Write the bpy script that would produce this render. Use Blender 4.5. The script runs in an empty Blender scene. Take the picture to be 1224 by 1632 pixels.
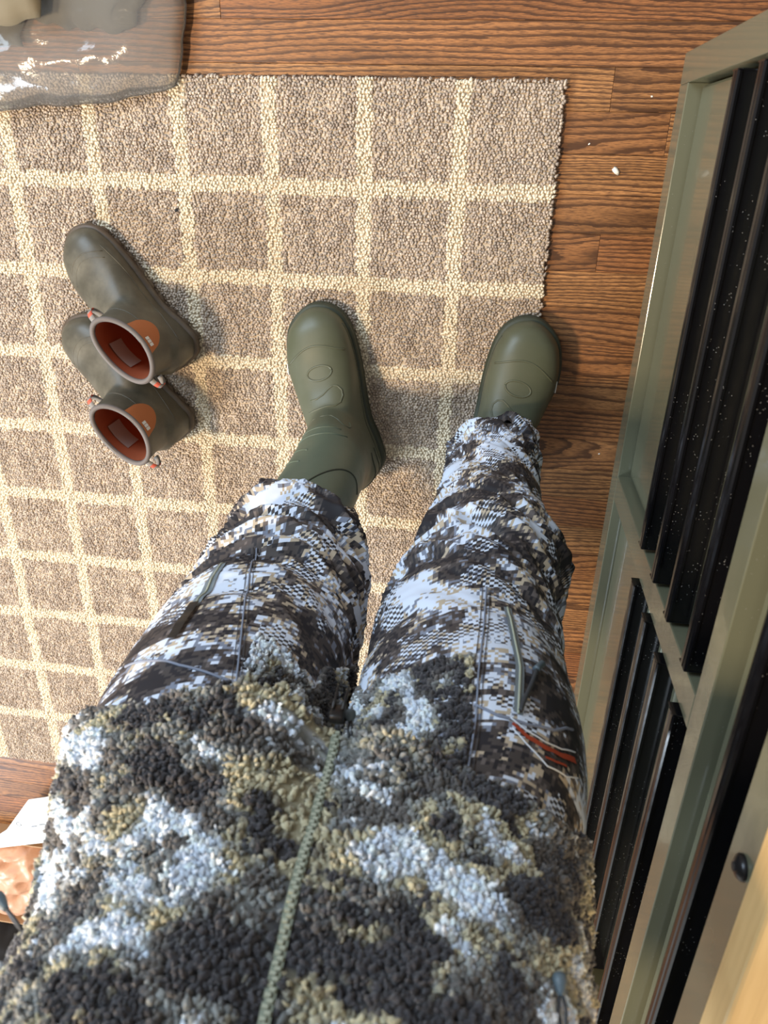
import bpy, bmesh, math, random
import numpy as np
from mathutils import Vector, Matrix
from mathutils.bvhtree import BVHTree

random.seed(7)
RNG = np.random.default_rng(7)
scene = bpy.context.scene
COL = scene.collection

# ------------------------------------------------------------------ camera
cam_data = bpy.data.cameras.new('camera')
cam = bpy.data.objects.new('camera', cam_data)
COL.objects.link(cam)
ROT = ((0.9898, -0.0814, 0.1172), (0.0224, 0.9000, 0.4354), (-0.1409, -0.4283, 0.8926))
M = Matrix(ROT).to_4x4()
M.translation = Vector((0.0657772, -0.0902846, 1.3168724))
cam.matrix_world = M
cam_data.sensor_fit = 'HORIZONTAL'
cam_data.sensor_width = 36.0
cam_data.lens = 1200.0 / 1224.0 * 36.0
cam_data.clip_start = 0.01
cam_data.dof.use_dof = True
cam_data.dof.focus_distance = 1.15
cam_data.dof.aperture_fstop = 10.0
scene.camera = cam

# ------------------------------------------------------------------ world and lights
world = bpy.data.worlds.new('room_air')
scene.world = world
world.use_nodes = True
bg = world.node_tree.nodes['Background']
bg.inputs[0].default_value = (1.0, 0.95, 0.90, 1)
bg.inputs[1].default_value = 0.32


def light(name, kind, loc, target, power, color, size=0.3, size_y=None):
    d = bpy.data.lights.new(name, kind)
    d.energy = power
    d.color = color
    if kind == 'AREA':
        d.size = size
        if size_y:
            d.shape = 'RECTANGLE'
            d.size_y = size_y
    else:
        d.shadow_soft_size = size
    o = bpy.data.objects.new(name, d)
    COL.objects.link(o)
    o.location = loc
    v = Vector(target) - Vector(loc)
    o.rotation_euler = v.to_track_quat('-Z', 'Y').to_euler()
    return o


# warm ceiling lamp to the left of the standing person, daylight window ahead, lamp above the workbench
light('ceiling_lamp', 'AREA', (-1.25, -0.66, 2.45), (-0.2, -0.4, 0), 46, (1.0, 0.76, 0.50), 0.24)
light('window_daylight', 'AREA', (-1.9, 1.5, 1.9), (-0.2, -0.7, 0.5), 62, (0.66, 0.83, 1.0), 1.5, 1.3)
light('window_daylight_behind', 'AREA', (-2.6, -2.3, 1.7), (-0.7, -1.2, 0.1), 85, (0.76, 0.88, 1.0), 1.2, 1.2)
light('bench_lamp', 'POINT', (0.66, -1.02, 1.36), (0.25, -0.75, 0.9), 10, (1.0, 0.68, 0.30), 0.06)

vs = scene.view_settings
vs.view_transform = 'Standard'
vs.look = 'None'
vs.gamma = 1.0
vs.use_curve_mapping = False
vs.exposure = 0.55

# ------------------------------------------------------------------ helpers


def link(o, parent=None):
    COL.objects.link(o)
    if parent is not None:
        o.parent = parent
    return o


def tag(o, label=None, cat=None, group=None, kind=None):
    if label: o['label'] = label
    if cat: o['category'] = cat
    if group: o['group'] = group
    if kind: o['kind'] = kind
    return o


def empty(name, loc=(0, 0, 0), rz=0.0):
    o = bpy.data.objects.new(name, None)
    o.empty_display_size = 0.05
    COL.objects.link(o)
    o.location = loc
    o.rotation_euler = (0, 0, rz)
    return o


def mesh_obj(name, V, F, mat, parent=None, smooth=True, cols=None, uvs=None):
    me = bpy.data.meshes.new(name)
    V = np.asarray(V, dtype=np.float32)
    if isinstance(F, np.ndarray):
        nf, k = F.shape
        me.vertices.add(len(V))
        me.vertices.foreach_set('co', V.ravel())
        me.loops.add(nf * k)
        me.loops.foreach_set('vertex_index', F.astype(np.int32).ravel())
        me.polygons.add(nf)
        me.polygons.foreach_set('loop_start', np.arange(0, nf * k, k, dtype=np.int32))
        me.update(calc_edges=True)
    else:
        me.from_pydata([tuple(v) for v in V], [], F)
        me.update()
    if cols is not None:
        a = me.color_attributes.new('tint', 'FLOAT_COLOR', 'POINT')
        c4 = np.ones((len(V), 4), np.float32)
        c4[:, :3] = cols
        a.data.foreach_set('color', c4.ravel())
    if uvs is not None:
        l = np.zeros(len(me.loops), np.int32)
        me.loops.foreach_get('vertex_index', l)
        uvl = me.uv_layers.new(name='cloth')
        uvl.data.foreach_set('uv', np.asarray(uvs, np.float32)[l].ravel())
    if smooth:
        me.polygons.foreach_set('use_smooth', np.ones(len(me.polygons), bool))
    me.validate()
    if mat: me.materials.append(mat)
    o = bpy.data.objects.new(name, me)
    return link(o, parent)


def bm_obj(name, bm, mat, parent=None, smooth=False):
    me = bpy.data.meshes.new(name)
    bm.normal_update()
    bm.to_mesh(me)
    bm.free()
    if smooth:
        for p in me.polygons: p.use_smooth = True
    me.materials.append(mat)
    return link(bpy.data.objects.new(name, me), parent)


def box_bm(x0, x1, y0, y1, z0, z1, bev=0.0, seg=2):
    bm = bmesh.new()
    bmesh.ops.create_cube(bm, size=1.0)
    for v in bm.verts:
        v.co = Vector((x0 + (v.co.x + .5) * (x1 - x0), y0 + (v.co.y + .5) * (y1 - y0), z0 + (v.co.z + .5) * (z1 - z0)))
    if bev > 0:
        bmesh.ops.bevel(bm, geom=bm.edges[:], offset=bev, segments=seg, affect='EDGES', profile=0.5)
    return bm


def grid_faces(nu, nv, closed_u=True, off=0):
    """rows v, columns u ; quads"""
    F = []
    uu = nu if closed_u else nu - 1
    i = np.arange(uu)
    for j in range(nv - 1):
        a = j * nu + i
        b = j * nu + (i + 1) % nu
        F.append(np.stack([a, b, b + nu, a + nu], 1))
    return np.concatenate(F) + off


def tube(points, r, seg=8, caps=True):
    P = [Vector(p) for p in points]
    n = len(P)
    rr = r if hasattr(r, '__len__') else [r] * n
    V, F = [], []
    prev = None
    for i in range(n):
        t = (P[min(i + 1, n - 1)] - P[max(i - 1, 0)]).normalized()
        if prev is None:
            a = Vector((0, 0, 1)) if abs(t.z) < .9 else Vector((1, 0, 0))
            u = t.cross(a).normalized()
        else:
            u = (prev - t * prev.dot(t)).normalized()
        prev = u
        w = t.cross(u)
        for k in range(seg):
            an = 2 * math.pi * k / seg
            V.append(P[i] + (u * math.cos(an) + w * math.sin(an)) * rr[i])
    for i in range(n - 1):
        for k in range(seg):
            k2 = (k + 1) % seg
            F.append((i * seg + k, i * seg + k2, (i + 1) * seg + k2, (i + 1) * seg + k))
    if caps:
        F.append(tuple(reversed(range(seg))))
        F.append(tuple((n - 1) * seg + k for k in range(seg)))
    return V, F


def join_parts(parts):
    V, F = [], []
    for v, f in parts:
        o = len(V)
        V += [tuple(q) for q in v]
        F += [tuple(i + o for i in q) for q in f]
    return V, F


def extrude_profile_y(prof, y0, y1):
    """prof: list of (x,z) closed ; extruded along y"""
    n = len(prof)
    V = [(x, y0, z) for x, z in prof] + [(x, y1, z) for x, z in prof]
    F = [(i, (i + 1) % n, n + (i + 1) % n, n + i) for i in range(n)]
    F += [tuple(reversed(range(n))), tuple(range(n, 2 * n))]
    return V, F


def hash3(ix, iy, iz, seed):
    h = (ix.astype(np.int64) * 374761393 + iy.astype(np.int64) * 668265263 + iz.astype(np.int64) * 2147483647 + seed * 1274126177) & 0xFFFFFFFF
    h = ((h ^ (h >> 13)) * 1274126177) & 0xFFFFFFFF
    h = h ^ (h >> 16)
    return (h & 0xFFFFFF) / float(0xFFFFFF)


def vnoise(x, y, z=0.0, seed=0):
    x, y, z = np.broadcast_arrays(np.asarray(x, float), np.asarray(y, float), np.asarray(z, float))
    fx, fy, fz = np.floor(x), np.floor(y), np.floor(z)
    tx, ty, tz = x - fx, y - fy, z - fz
    tx, ty, tz = [t * t * t * (t * (t * 6 - 15) + 10) for t in (tx, ty, tz)]
    r = 0
    for a in (0, 1):
        for b in (0, 1):
            for c in (0, 1):
                w = (tx if a else 1 - tx) * (ty if b else 1 - ty) * (tz if c else 1 - tz)
                r = r + w * hash3(fx + a, fy + b, fz + c, seed)
    return r


def fbm(x, y, z=0.0, seed=0, oct=3):
    x = np.asarray(x, float); y = np.asarray(y, float); z = np.asarray(z, float)
    r = 0; a = 0.5; tot = 0
    for o in range(oct):
        r = r + a * vnoise(x * 2 ** o, y * 2 ** o, z * 2 ** o, seed + o)
        tot += a
        a *= .5
    return r / tot


def smoothstep(a, b, x):
    t = np.clip((np.asarray(x, float) - a) / (b - a), 0, 1)
    return t * t * (3 - 2 * t)


def interp_rows(tab, zs):
    """tab rows (z, a, b, c ...) -> smooth (monotone-ish cubic) interpolation"""
    tab = np.asarray(tab, float)
    z = tab[:, 0]
    out = []
    for k in range(1, tab.shape[1]):
        y = tab[:, k]
        d = np.gradient(y, z)
        i = np.clip(np.searchsorted(z, zs) - 1, 0, len(z) - 2)
        h = z[i + 1] - z[i]
        t = np.clip((zs - z[i]) / h, 0, 1)
        out.append((1 + 2 * t) * (1 - t) ** 2 * y[i] + t * (1 - t) ** 2 * h * d[i] + t * t * (3 - 2 * t) * y[i + 1] + t * t * (t - 1) * h * d[i + 1])
    return out


# dome templates for loops / fleece curls
def dome_template(seg, rings):
    V = [(0, 0, 1.0)]
    for r in range(1, rings + 1):
        a = r / rings * math.radians(105)
        for k in range(seg):
            b = 2 * math.pi * (k + .5 * (r % 2)) / seg
            V.append((math.sin(a) * math.cos(b), math.sin(a) * math.sin(b), math.cos(a)))
    F = []
    for k in range(seg):
        F.append((0, 1 + k, 1 + (k + 1) % seg))
    for r in range(1, rings):
        for k in range(seg):
            a = 1 + (r - 1) * seg + k
            b = 1 + (r - 1) * seg + (k + 1) % seg
            c = 1 + r * seg + k
            d = 1 + r * seg + (k + 1) % seg
            F += [(a, c, b), (b, c, d)] if r % 2 else [(a, c, d), (a, d, b)]
    return np.array(V), np.array(F)


def blobs(P, N, rad, height, cols, tmpl, twist=None, stretch=None, rough=0.0):
    """scatter dome templates: P (n,3) N (n,3) rad (n) height (n) ; returns V,F,C"""
    tv, tf = tmpl
    n = len(P); m = len(tv)
    ref = np.where(np.abs(N[:, 2:3]) < .9, np.array([[0, 0, 1.0]]), np.array([[1.0, 0, 0]]))
    U = np.cross(ref, N); U /= np.linalg.norm(U, axis=1, keepdims=True)
    W = np.cross(N, U)
    if twist is not None:
        c, s = np.cos(twist)[:, None], np.sin(twist)[:, None]
        U, W = U * c + W * s, W * c - U * s
    st = np.ones(n) if stretch is None else stretch
    k = 1 + RNG.normal(0, rough, (n, m, 1)) if rough > 0 else 1.0
    V = (P[:, None, :] + k * tv[None, :, 0:1] * (U * (rad * st)[:, None])[:, None, :]
         + k * tv[None, :, 1:2] * (W * (rad / st)[:, None])[:, None, :]
         + k * tv[None, :, 2:3] * (N * height[:, None])[:, None, :])
    F = (tf[None] + (np.arange(n) * m)[:, None, None]).reshape(-1, 3)
    C = np.repeat(cols[:, None, :], m, 1).reshape(-1, 3)
    return V.reshape(-1, 3), F, C


# ------------------------------------------------------------------ materials
def mat(name, color=(.5, .5, .5), rough=.5, metal=0.0, spec=.5, coat=0.0):
    m = bpy.data.materials.new(name)
    m.use_nodes = True
    b = m.node_tree.nodes['Principled BSDF']
    b.inputs['Base Color'].default_value = (*color, 1)
    b.inputs['Roughness'].default_value = rough
    b.inputs['Metallic'].default_value = metal
    b.inputs['Specular IOR Level'].default_value = spec
    b.inputs['Coat Weight'].default_value = coat
    return m


class NT:
    """small node helper"""
    def __init__(s, m):
        s.t = m.node_tree; s.n = s.t.nodes; s.l = s.t.links
        s.b = s.n['Principled BSDF']
    def new(s, kind, **kw):
        nd = s.n.new(kind)
        for k, v in kw.items(): setattr(nd, k, v)
        return nd
    def math(s, op, a, b=None, c=None):
        nd = s.n.new('ShaderNodeMath'); nd.operation = op
        for i, v in enumerate((a, b, c)):
            if v is None: continue
            if isinstance(v, (int, float)): nd.inputs[i].default_value = v
            else: s.l.new(v, nd.inputs[i])
        return nd.outputs[0]
    def vec(s, op, a, b=None):
        nd = s.n.new('ShaderNodeVectorMath'); nd.operation = op
        for i, v in enumerate((a, b)):
            if v is None: continue
            if isinstance(v, (tuple, list)): nd.inputs[i].default_value = v
            else: s.l.new(v, nd.inputs[i])
        return nd.outputs[0]
    def noise(s, v, scale, detail=2.0, rough=.5, dist=0.0):
        nd = s.n.new('ShaderNodeTexNoise')
        nd.inputs['Scale'].default_value = scale
        nd.inputs['Detail'].default_value = detail
        nd.inputs['Roughness'].default_value = rough
        nd.inputs['Distortion'].default_value = dist
        if v is not None: s.l.new(v, nd.inputs['Vector'])
        return nd.outputs['Fac']
    def ramp(s, f, stops, interp='LINEAR'):
        nd = s.n.new('ShaderNodeValToRGB')
        cr = nd.color_ramp; cr.interpolation = interp
        while len(cr.elements) < len(stops): cr.elements.new(.5)
        for e, (p, c) in zip(cr.elements, stops):
            e.position = p; e.color = (*c, 1)
        s.l.new(f, nd.inputs[0])
        return nd.outputs[0]
    def mix(s, f, a, b, blend='MIX'):
        nd = s.n.new('ShaderNodeMix'); nd.data_type = 'RGBA'; nd.blend_type = blend
        for i, v in ((0, f), (6, a), (7, b)):
            if isinstance(v, (int, float)): nd.inputs[i].default_value = v
            elif isinstance(v, (tuple, list)): nd.inputs[i].default_value = (*v, 1)
            else: s.l.new(v, nd.inputs[i])
        return nd.outputs[2]
    def bump(s, h, strength=.3, dist=.002):
        nd = s.n.new('ShaderNodeBump')
        nd.inputs['Strength'].default_value = strength
        nd.inputs['Distance'].default_value = dist
        s.l.new(h, nd.inputs['Height'])
        s.l.new(nd.outputs[0], s.b.inputs['Normal'])
    def out(s, sock, name): s.l.new(sock, s.b.inputs[name])


def tint_mat(name, rough=.9, bump_scale=900, sheen=0.0, sss=0.0):
    m = mat(name, rough=rough, spec=.06)
    pb = m.node_tree.nodes['Principled BSDF']
    pb.inputs['Subsurface Weight'].default_value = sss
    pb.inputs['Subsurface Radius'].default_value = (1, 1, 1)
    pb.inputs['Subsurface Scale'].default_value = .0022
    t = NT(m)
    a = t.new('ShaderNodeAttribute', attribute_name='tint')
    g = t.new('ShaderNodeNewGeometry')
    n = t.noise(g.outputs['Position'], bump_scale, 2)
    c = t.mix(1.0, a.outputs['Color'], t.ramp(n, [(.3, (.74, .74, .74)), (.7, (1.0, 1.0, 1.0))]), 'MULTIPLY')
    t.out(c, 'Base Color')
    t.bump(n, .6, .0012)
    m.node_tree.nodes['Principled BSDF'].inputs['Sheen Weight'].default_value = sheen
    return m


def oak_mat():
    m = mat('oak_board', rough=.36, spec=.45)
    t = NT(m)
    g = t.new('ShaderNodeNewGeometry')
    oi = t.new('ShaderNodeObjectInfo')
    rnd = oi.outputs['Random']
    r2 = t.math('FRACT', t.math('MULTIPLY', rnd, 17.3))
    r3 = t.math('FRACT', t.math('MULTIPLY', rnd, 71.9))
    sep = t.new('ShaderNodeSeparateXYZ'); t.l.new(g.outputs['Position'], sep.inputs[0])
    x = t.math('ADD', sep.outputs[0], t.math('MULTIPLY', rnd, 37.0))
    y = t.math('ADD', sep.outputs[1], t.math('MULTIPLY', rnd, 11.0))
    def co(ax, ay):
        c = t.new('ShaderNodeCombineXYZ'); t.l.new(t.math('MULTIPLY', x, ax), c.inputs[0]); t.l.new(t.math('MULTIPLY', y, ay), c.inputs[1])
        return c.outputs[0]
    warp = t.noise(co(1.9, 15.0), 1.0, 1.5, .4)
    # growth rings: plain-sawn boards show cathedrals (strong warp), quarter-sawn ones straight lines
    amp = t.math('ADD', 5.0, t.math('MULTIPLY', r2, 11.0))
    dens = t.math('ADD', 40.0, t.math('MULTIPLY', r3, 150.0))
    wob = t.noise(co(9.0, 60.0), 1.0, 2.0, .5)
    fine = t.noise(co(42.0, 330.0), 1.0, 3.0, .6)
    ph = t.math('ADD', t.math('MULTIPLY', warp, amp), t.math('MULTIPLY', y, dens))
    ph = t.math('ADD', ph, t.math('MULTIPLY', wob, .9))
    ph = t.math('ADD', ph, t.math('MULTIPLY', t.math('SUBTRACT', fine, .5), .55))
    fr = t.math('FRACT', ph)
    ring = t.ramp(fr, [(0.0, (0, 0, 0)), (.18, (.05, .05, .05)), (.40, (.66, .66, .66)), (.66, (1, 1, 1)), (.95, (.9, .9, .9)), (1.0, (0, 0, 0))])
    pore = t.noise(co(60.0, 1000.0), 1.0, 2.0, .6)
    light_c = t.ramp(r3, [(0, (.42, .195, .073)), (.2, (.30, .128, .047)), (.4, (.46, .225, .086)), (.6, (.34, .132, .046)), (.8, (.48, .235, .088)), (1, (.37, .160, .058))])
    dark_c = t.mix(.84, light_c, (.035, .014, .008))
    base = t.mix(ring, dark_c, light_c)
    base = t.mix(t.ramp(pore, [(.36, (.85, .85, .85)), (.55, (0, 0, 0))]), base, (.070, .028, .013))
    big = t.noise(co(3.0, 22.0), 1.0, 2.0)
    base = t.mix(1.0, base, t.ramp(big, [(.3, (.70, .67, .64)), (.7, (1.12, 1.1, 1.08))]), 'MULTIPLY')
    t.out(base, 'Base Color')
    t.out(t.ramp(pore, [(.3, (.5, .5, .5)), (.6, (.33, .33, .33))]), 'Roughness')
    t.bump(t.math('ADD', t.math('MULTIPLY', ring, .5), pore), .12, .0008)
    return m


def camo_mat():
    """printed digital camouflage cloth: pixel grid in the cloth's own uv (metres)"""
    m = mat('digital_camo_cloth', rough=.62, spec=.3)
    t = NT(m)
    uv = t.new('ShaderNodeUVMap', uv_map='cloth')
    def snap(s):
        k = t.vec('DIVIDE', uv.outputs[0], (s, s, s))
        return t.vec('FLOOR', k)
    pa = snap(.0033)     # fine pixels
    pb = snap(.0066)     # double pixels
    sa = t.vec('MULTIPLY', pa, (.0033, .0033, 0))
    sb = t.vec('MULTIPLY', pb, (.0066, .0066, 0))
    low = t.noise(t.vec('MULTIPLY', sb, (11, 15, 0)), 1.0, 1.0, .5)
    mid = t.noise(t.vec('MULTIPLY', sb, (48, 66, 0)), 1.0, 1.0, .5)
    fin = t.noise(t.vec('MULTIPLY', sa, (130, 190, 0)), 1.0, 0.0, .5)
    wn = t.new('ShaderNodeTexWhiteNoise', noise_dimensions='2D'); t.l.new(pa, wn.inputs['Vector'])
    ck = t.new('ShaderNodeTexChecker'); t.l.new(t.vec('ADD', t.vec('FLOOR', t.vec('DIVIDE', uv.outputs[0], (.0050, .0030, 1))), (.5, .5, .5)), ck.inputs['Vector']); ck.inputs['Scale'].default_value = 1.0
    v = t.math('ADD', low, t.math('MULTIPLY', t.math('SUBTRACT', mid, .5), .55))
    v = t.math('ADD', v, t.math('MULTIPLY', t.math('SUBTRACT', fin, .5), .28))
    v = t.math('ADD', v, t.math('MULTIPLY', t.math('SUBTRACT', wn.outputs['Value'], .5), .05))
    # areas of woven dither: alternate pixels shift two tones
    dz = t.noise(t.vec('ADD', t.vec('MULTIPLY', sb, (17, 23, 0)), (31.7, 8.2, 0)), 1.0, 1.0, .5)
    dmask = t.math('GREATER_THAN', dz, .585)
    dither = t.math('MULTIPLY', t.math('SUBTRACT', ck.outputs['Fac'], .5), .26)
    v = t.math('ADD', v, t.math('MULTIPLY', dmask, dither))
    dark, brown, taupe, beige, slate, white = (.022, .020, .024), (.062, .052, .050), (.125, .105, .10), (.47, .39, .29), (.20, .225, .29), (.66, .73, .86)
    c1 = t.ramp(v, [(0, dark), (.335, brown), (.41, dark), (.45, brown), (.475, taupe), (.51, beige), (.555, slate), (.58, white)], 'CONSTANT')
    c2 = t.ramp(v, [(0, dark), (.37, brown), (.45, taupe), (.485, slate), (.535, white), (.605, beige), (.66, white)], 'CONSTANT')
    sel = t.math('GREATER_THAN', t.noise(t.vec('ADD', t.vec('MULTIPLY', sb, (9, 7, 0)), (3.1, 77.2, 0)), 1.0, 1.0), .5)
    c = t.mix(sel, c1, c2)
    # larger faded patches, softly graded print
    t.out(c, 'Base Color')
    wv = t.noise(t.vec('MULTIPLY', uv.outputs[0], (900, 900, 0)), 1.0, 1.0)
    t.bump(wv, .08, .0005)
    return m


def speck_mat(name, color, rough, scale=260, thr=.06, coat=0.0, spec=.5):
    """glossy paint with settled dust specks"""
    m = mat(name, color, rough, coat=coat, spec=spec)
    t = NT(m)
    g = t.new('ShaderNodeNewGeometry')
    vo = t.new('ShaderNodeTexVoronoi'); vo.inputs['Scale'].default_value = scale
    t.l.new(g.outputs['Position'], vo.inputs['Vector'])
    sp = t.math('LESS_THAN', vo.outputs['Distance'], thr)
    patch = t.math('GREATER_THAN', t.noise(g.outputs['Position'], 22, 2), .50)
    up = t.new('ShaderNodeSeparateXYZ'); t.l.new(g.outputs['True Normal'], up.inputs[0])
    f = t.math('MULTIPLY', t.math('MULTIPLY', sp, patch), t.math('GREATER_THAN', up.outputs[2], .7))
    t.out(t.mix(f, color, (.55, .55, .55)), 'Base Color')
    n = t.noise(g.outputs['Position'], 60, 3)
    t.out(t.ramp(n, [(.3, (rough * .8,) * 3), (.7, (rough * 1.25,) * 3)]), 'Roughness')
    return m


def rubber_mat(name, color, dirt, rough=.42, scale=14, shaft=None):
    m = mat(name, color, rough, spec=.4)
    t = NT(m)
    tc = t.new('ShaderNodeTexCoord')
    n = t.noise(tc.outputs['Object'], scale, 4, .6)
    n2 = t.noise(tc.outputs['Object'], scale * 6, 3, .6)
    f = t.math('MULTIPLY', t.ramp(n, [(.42, (0, 0, 0)), (.72, (1, 1, 1))]), t.math('ADD', .35, t.math('MULTIPLY', n2, .5)))
    base = t.mix(f, color, dirt)
    if shaft:          # sage tone above the ankle: light falloff on the shaft, put into the colour
        sz = t.new('ShaderNodeSeparateXYZ'); t.l.new(tc.outputs['Object'], sz.inputs[0])
        base = t.mix(t.ramp(sz.outputs[2], [(.165, (0, 0, 0)), (.19, (1, 1, 1))]), base, shaft)
    t.out(base, 'Base Color')
    t.out(t.ramp(n, [(.3, (rough * .85,) * 3), (.7, (min(1, rough * 1.35),) * 3)]), 'Roughness')
    return m


MAT = {}
MAT['oak'] = oak_mat()
MAT['floor_base'] = mat('dark_subfloor', (.03, .015, .008), .8)
MAT['pile'] = tint_mat('wool_loop_pile', .95, 700)
MAT['backing'] = mat('woven_backing', (.55, .46, .35), .95, spec=.1)
MAT['fleece'] = tint_mat('sherpa_fleece', 1.0, 1300, .2, .4)
MAT['camo'] = camo_mat()
MAT['green_boot'] = rubber_mat('olive_rubber', (.076, .082, .050), (.098, .103, .070), .42, 10, (.088, .112, .078))
MAT['green_boot_neo'] = rubber_mat('sage_neoprene', (.085, .115, .082), (.10, .13, .095), .55, 10)
MAT['green_sole'] = rubber_mat('dark_olive_sole', (.030, .036, .022), (.05, .055, .04), .5, 20)
MAT['small_boot'] = rubber_mat('worn_olive_rubber', (.062, .055, .038), (.17, .150, .108), .42, 16)
MAT['small_sole'] = rubber_mat('brown_sole', (.075, .052, .034), (.14, .11, .08), .5, 25)
MAT['small_rim'] = mat('grey_binding', (.135, .115, .105), .7)
MAT['rust'] = mat('rust_neoprene', (.42, .125, .035), .75)
MAT['lining'] = mat('rust_lining', (.30, .070, .022), .85)
MAT['webbing'] = mat('grey_webbing', (.22, .20, .18), .8)
MAT['webbing_red'] = mat('coral_webbing', (.50, .09, .05), .8)
MAT['tag'] = mat('pale_print', (.30, .25, .22), .7)
MAT['white_print'] = mat('white_print', (.72, .72, .70), .6)
MAT['paint'] = speck_mat('olive_gloss_paint', (.120, .122, .080), .20, 240, .05, coat=.25)
MAT['pull'] = speck_mat('black_gloss_pull', (.0035, .0035, .0045), .15, 330, .085, coat=0.0, spec=.45)
MAT['bolt'] = mat('black_oxide_bolt', (.02, .02, .022), .3, metal=.6)
MAT['wheel'] = mat('black_caster_rubber', (.02, .02, .02), .6)
MAT['zinc'] = mat('zinc_bracket', (.45, .45, .45), .35, metal=1.0)
MAT['zip_tape'] = mat('sage_zip_tape', (.20, .22, .165), .75)
MAT['zip_teeth'] = mat('sage_zip_teeth', (.34, .36, .28), .45)
MAT['zip_grey'] = mat('speckled_zip_tape', (.17, .20, .22), .6)
MAT['black_metal'] = mat('black_metal', (.015, .014, .014), .35, metal=.4)
MAT['toggle'] = mat('blue_grey_rubber', (.075, .105, .125), .5)
MAT['cord'] = mat('charcoal_cord', (.03, .032, .036), .7)
MAT['embroidery'] = mat('rust_thread', (.33, .045, .015), .6)
MAT['white_thread'] = mat('white_thread', (.62, .66, .72), .6)
MAT['seam'] = mat('charcoal_seam', (.045, .04, .04), .7)
MAT['card'] = mat('white_card', (.82, .86, .88), .6)
MAT['ink'] = mat('grey_ink', (.10, .11, .12), .7)
MAT['cardboard'] = mat('brown_cardboard', (.36, .21, .105), .85)
MAT['black_cloth'] = mat('black_cloth', (.012, .012, .014), .8)
MAT['khaki'] = mat('khaki_cloth', (.20, .165, .105), .85)
MAT['khaki_dark'] = mat('olive_grey_cloth', (.105, .10, .075), .85)
MAT['crumb'] = mat('white_crumb', (.80, .76, .66), .8)


def kraft_mat():
    m = mat('tan_tissue', (.50, .26, .15), .45)
    t = NT(m)
    tc = t.new('ShaderNodeTexCoord')
    t.bump(t.noise(tc.outputs['Object'], 60, 4), .3, .004)
    return m


MAT['tissue'] = kraft_mat()


def birch_mat():
    m = mat('pale_wood_top', (.60, .42, .20), .42)
    t = NT(m)
    g = t.new('ShaderNodeNewGeometry')
    p = t.vec('MULTIPLY', g.outputs['Position'], (60, 4, 60))
    n = t.noise(p, 1.0, 4, .6)
    t.out(t.ramp(n, [(.3, (.50, .32, .13)), (.55, (.63, .43, .19)), (.8, (.70, .50, .25))]), 'Base Color')
    return m


MAT['birch'] = birch_mat()


def film_mat():
    """clear plastic film: mostly see-through with glossy sheen"""
    m = bpy.data.materials.new('clear_plastic_film')
    m.use_nodes = True
    nt = m.node_tree
    for n in list(nt.nodes): nt.nodes.remove(n)
    o = nt.nodes.new('ShaderNodeOutputMaterial')
    tr = nt.nodes.new('ShaderNodeBsdfTransparent'); tr.inputs[0].default_value = (.93, .93, .93, 1)
    gl = nt.nodes.new('ShaderNodeBsdfGlossy'); gl.inputs['Roughness'].default_value = .14
    df = nt.nodes.new('ShaderNodeBsdfDiffuse'); df.inputs[0].default_value = (.80, .78, .75, 1)
    fr = nt.nodes.new('ShaderNodeFresnel'); fr.inputs['IOR'].default_value = 1.5
    m1 = nt.nodes.new('ShaderNodeMixShader'); m1.inputs[0].default_value = .11
    m2 = nt.nodes.new('ShaderNodeMixShader')
    nt.links.new(tr.outputs[0], m1.inputs[1]); nt.links.new(df.outputs[0], m1.inputs[2])
    nt.links.new(fr.outputs[0], m2.inputs[0]); nt.links.new(m1.outputs[0], m2.inputs[1]); nt.links.new(gl.outputs[0], m2.inputs[2])
    nt.links.new(m2.outputs[0], o.inputs[0])
    tc = nt.nodes.new('ShaderNodeTexCoord')
    nz = nt.nodes.new('ShaderNodeTexNoise'); nz.inputs['Scale'].default_value = 26; nz.inputs['Detail'].default_value = 4
    bp = nt.nodes.new('ShaderNodeBump'); bp.inputs['Strength'].default_value = .45; bp.inputs['Distance'].default_value = .006
    nt.links.new(tc.outputs['Object'], nz.inputs['Vector']); nt.links.new(nz.outputs['Fac'], bp.inputs['Height'])
    nt.links.new(bp.outputs[0], gl.inputs['Normal'])
    return m


MAT['film'] = film_mat()

# ------------------------------------------------------------------ floor: oak boards
floor = bm_obj('floor', box_bm(-2.25, 1.25, -3.45, .75, -.03, -.012), MAT['floor_base'])
tag(floor, 'dark stained oak strip floor', None, kind='structure')
PITCH = .058
plank_cache = {}


def plank(x0, x1, y1):
    y0 = y1 - PITCH
    L = round(x1 - x0, 3)
    if L not in plank_cache:
        bm = box_bm(.0002, L - .0002, .0002, PITCH - .0002, -.012, 0, .0005, 1)
        me = bpy.data.meshes.new('plank'); bm.to_mesh(me); bm.free()
        me.materials.append(MAT['oak'])
        plank_cache[L] = me
    o = link(bpy.data.objects.new('plank', plank_cache[L]), floor)
    o.location = (x0, y0, 0)


joints = {0: [-.378], 3: [.31], 6: [.232]}          # butt joints seen in the photograph, by row
RUGX = .152
k = -7
rr = random.Random(3)
while True:
    y1 = .082 + PITCH * 1 - k * PITCH             # row 0 is the far board with the left joint
    if y1 < -3.4: break
    y0 = y1 - PITCH
    under = (y1 < -.03 and y0 > -1.47)
    xs = [-2.2, 1.2] if not under else [-.02, 1.2]
    if k in joints: xs += joints[k]
    elif k == 1: pass
    else:
        x = xs[0] + rr.uniform(.25, .9)
        while x < 1.1:
            if not (.10 < x < .36 and under): xs.append(round(x, 2))
            x += rr.uniform(.55, 1.2)
    xs = sorted(set(xs))
    if under: plank(-2.2, -1.14, y1)
    for a, b in zip(xs[:-1], xs[1:]):
        if b - a > .03: plank(a, b, y1)
    k += 1

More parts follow.
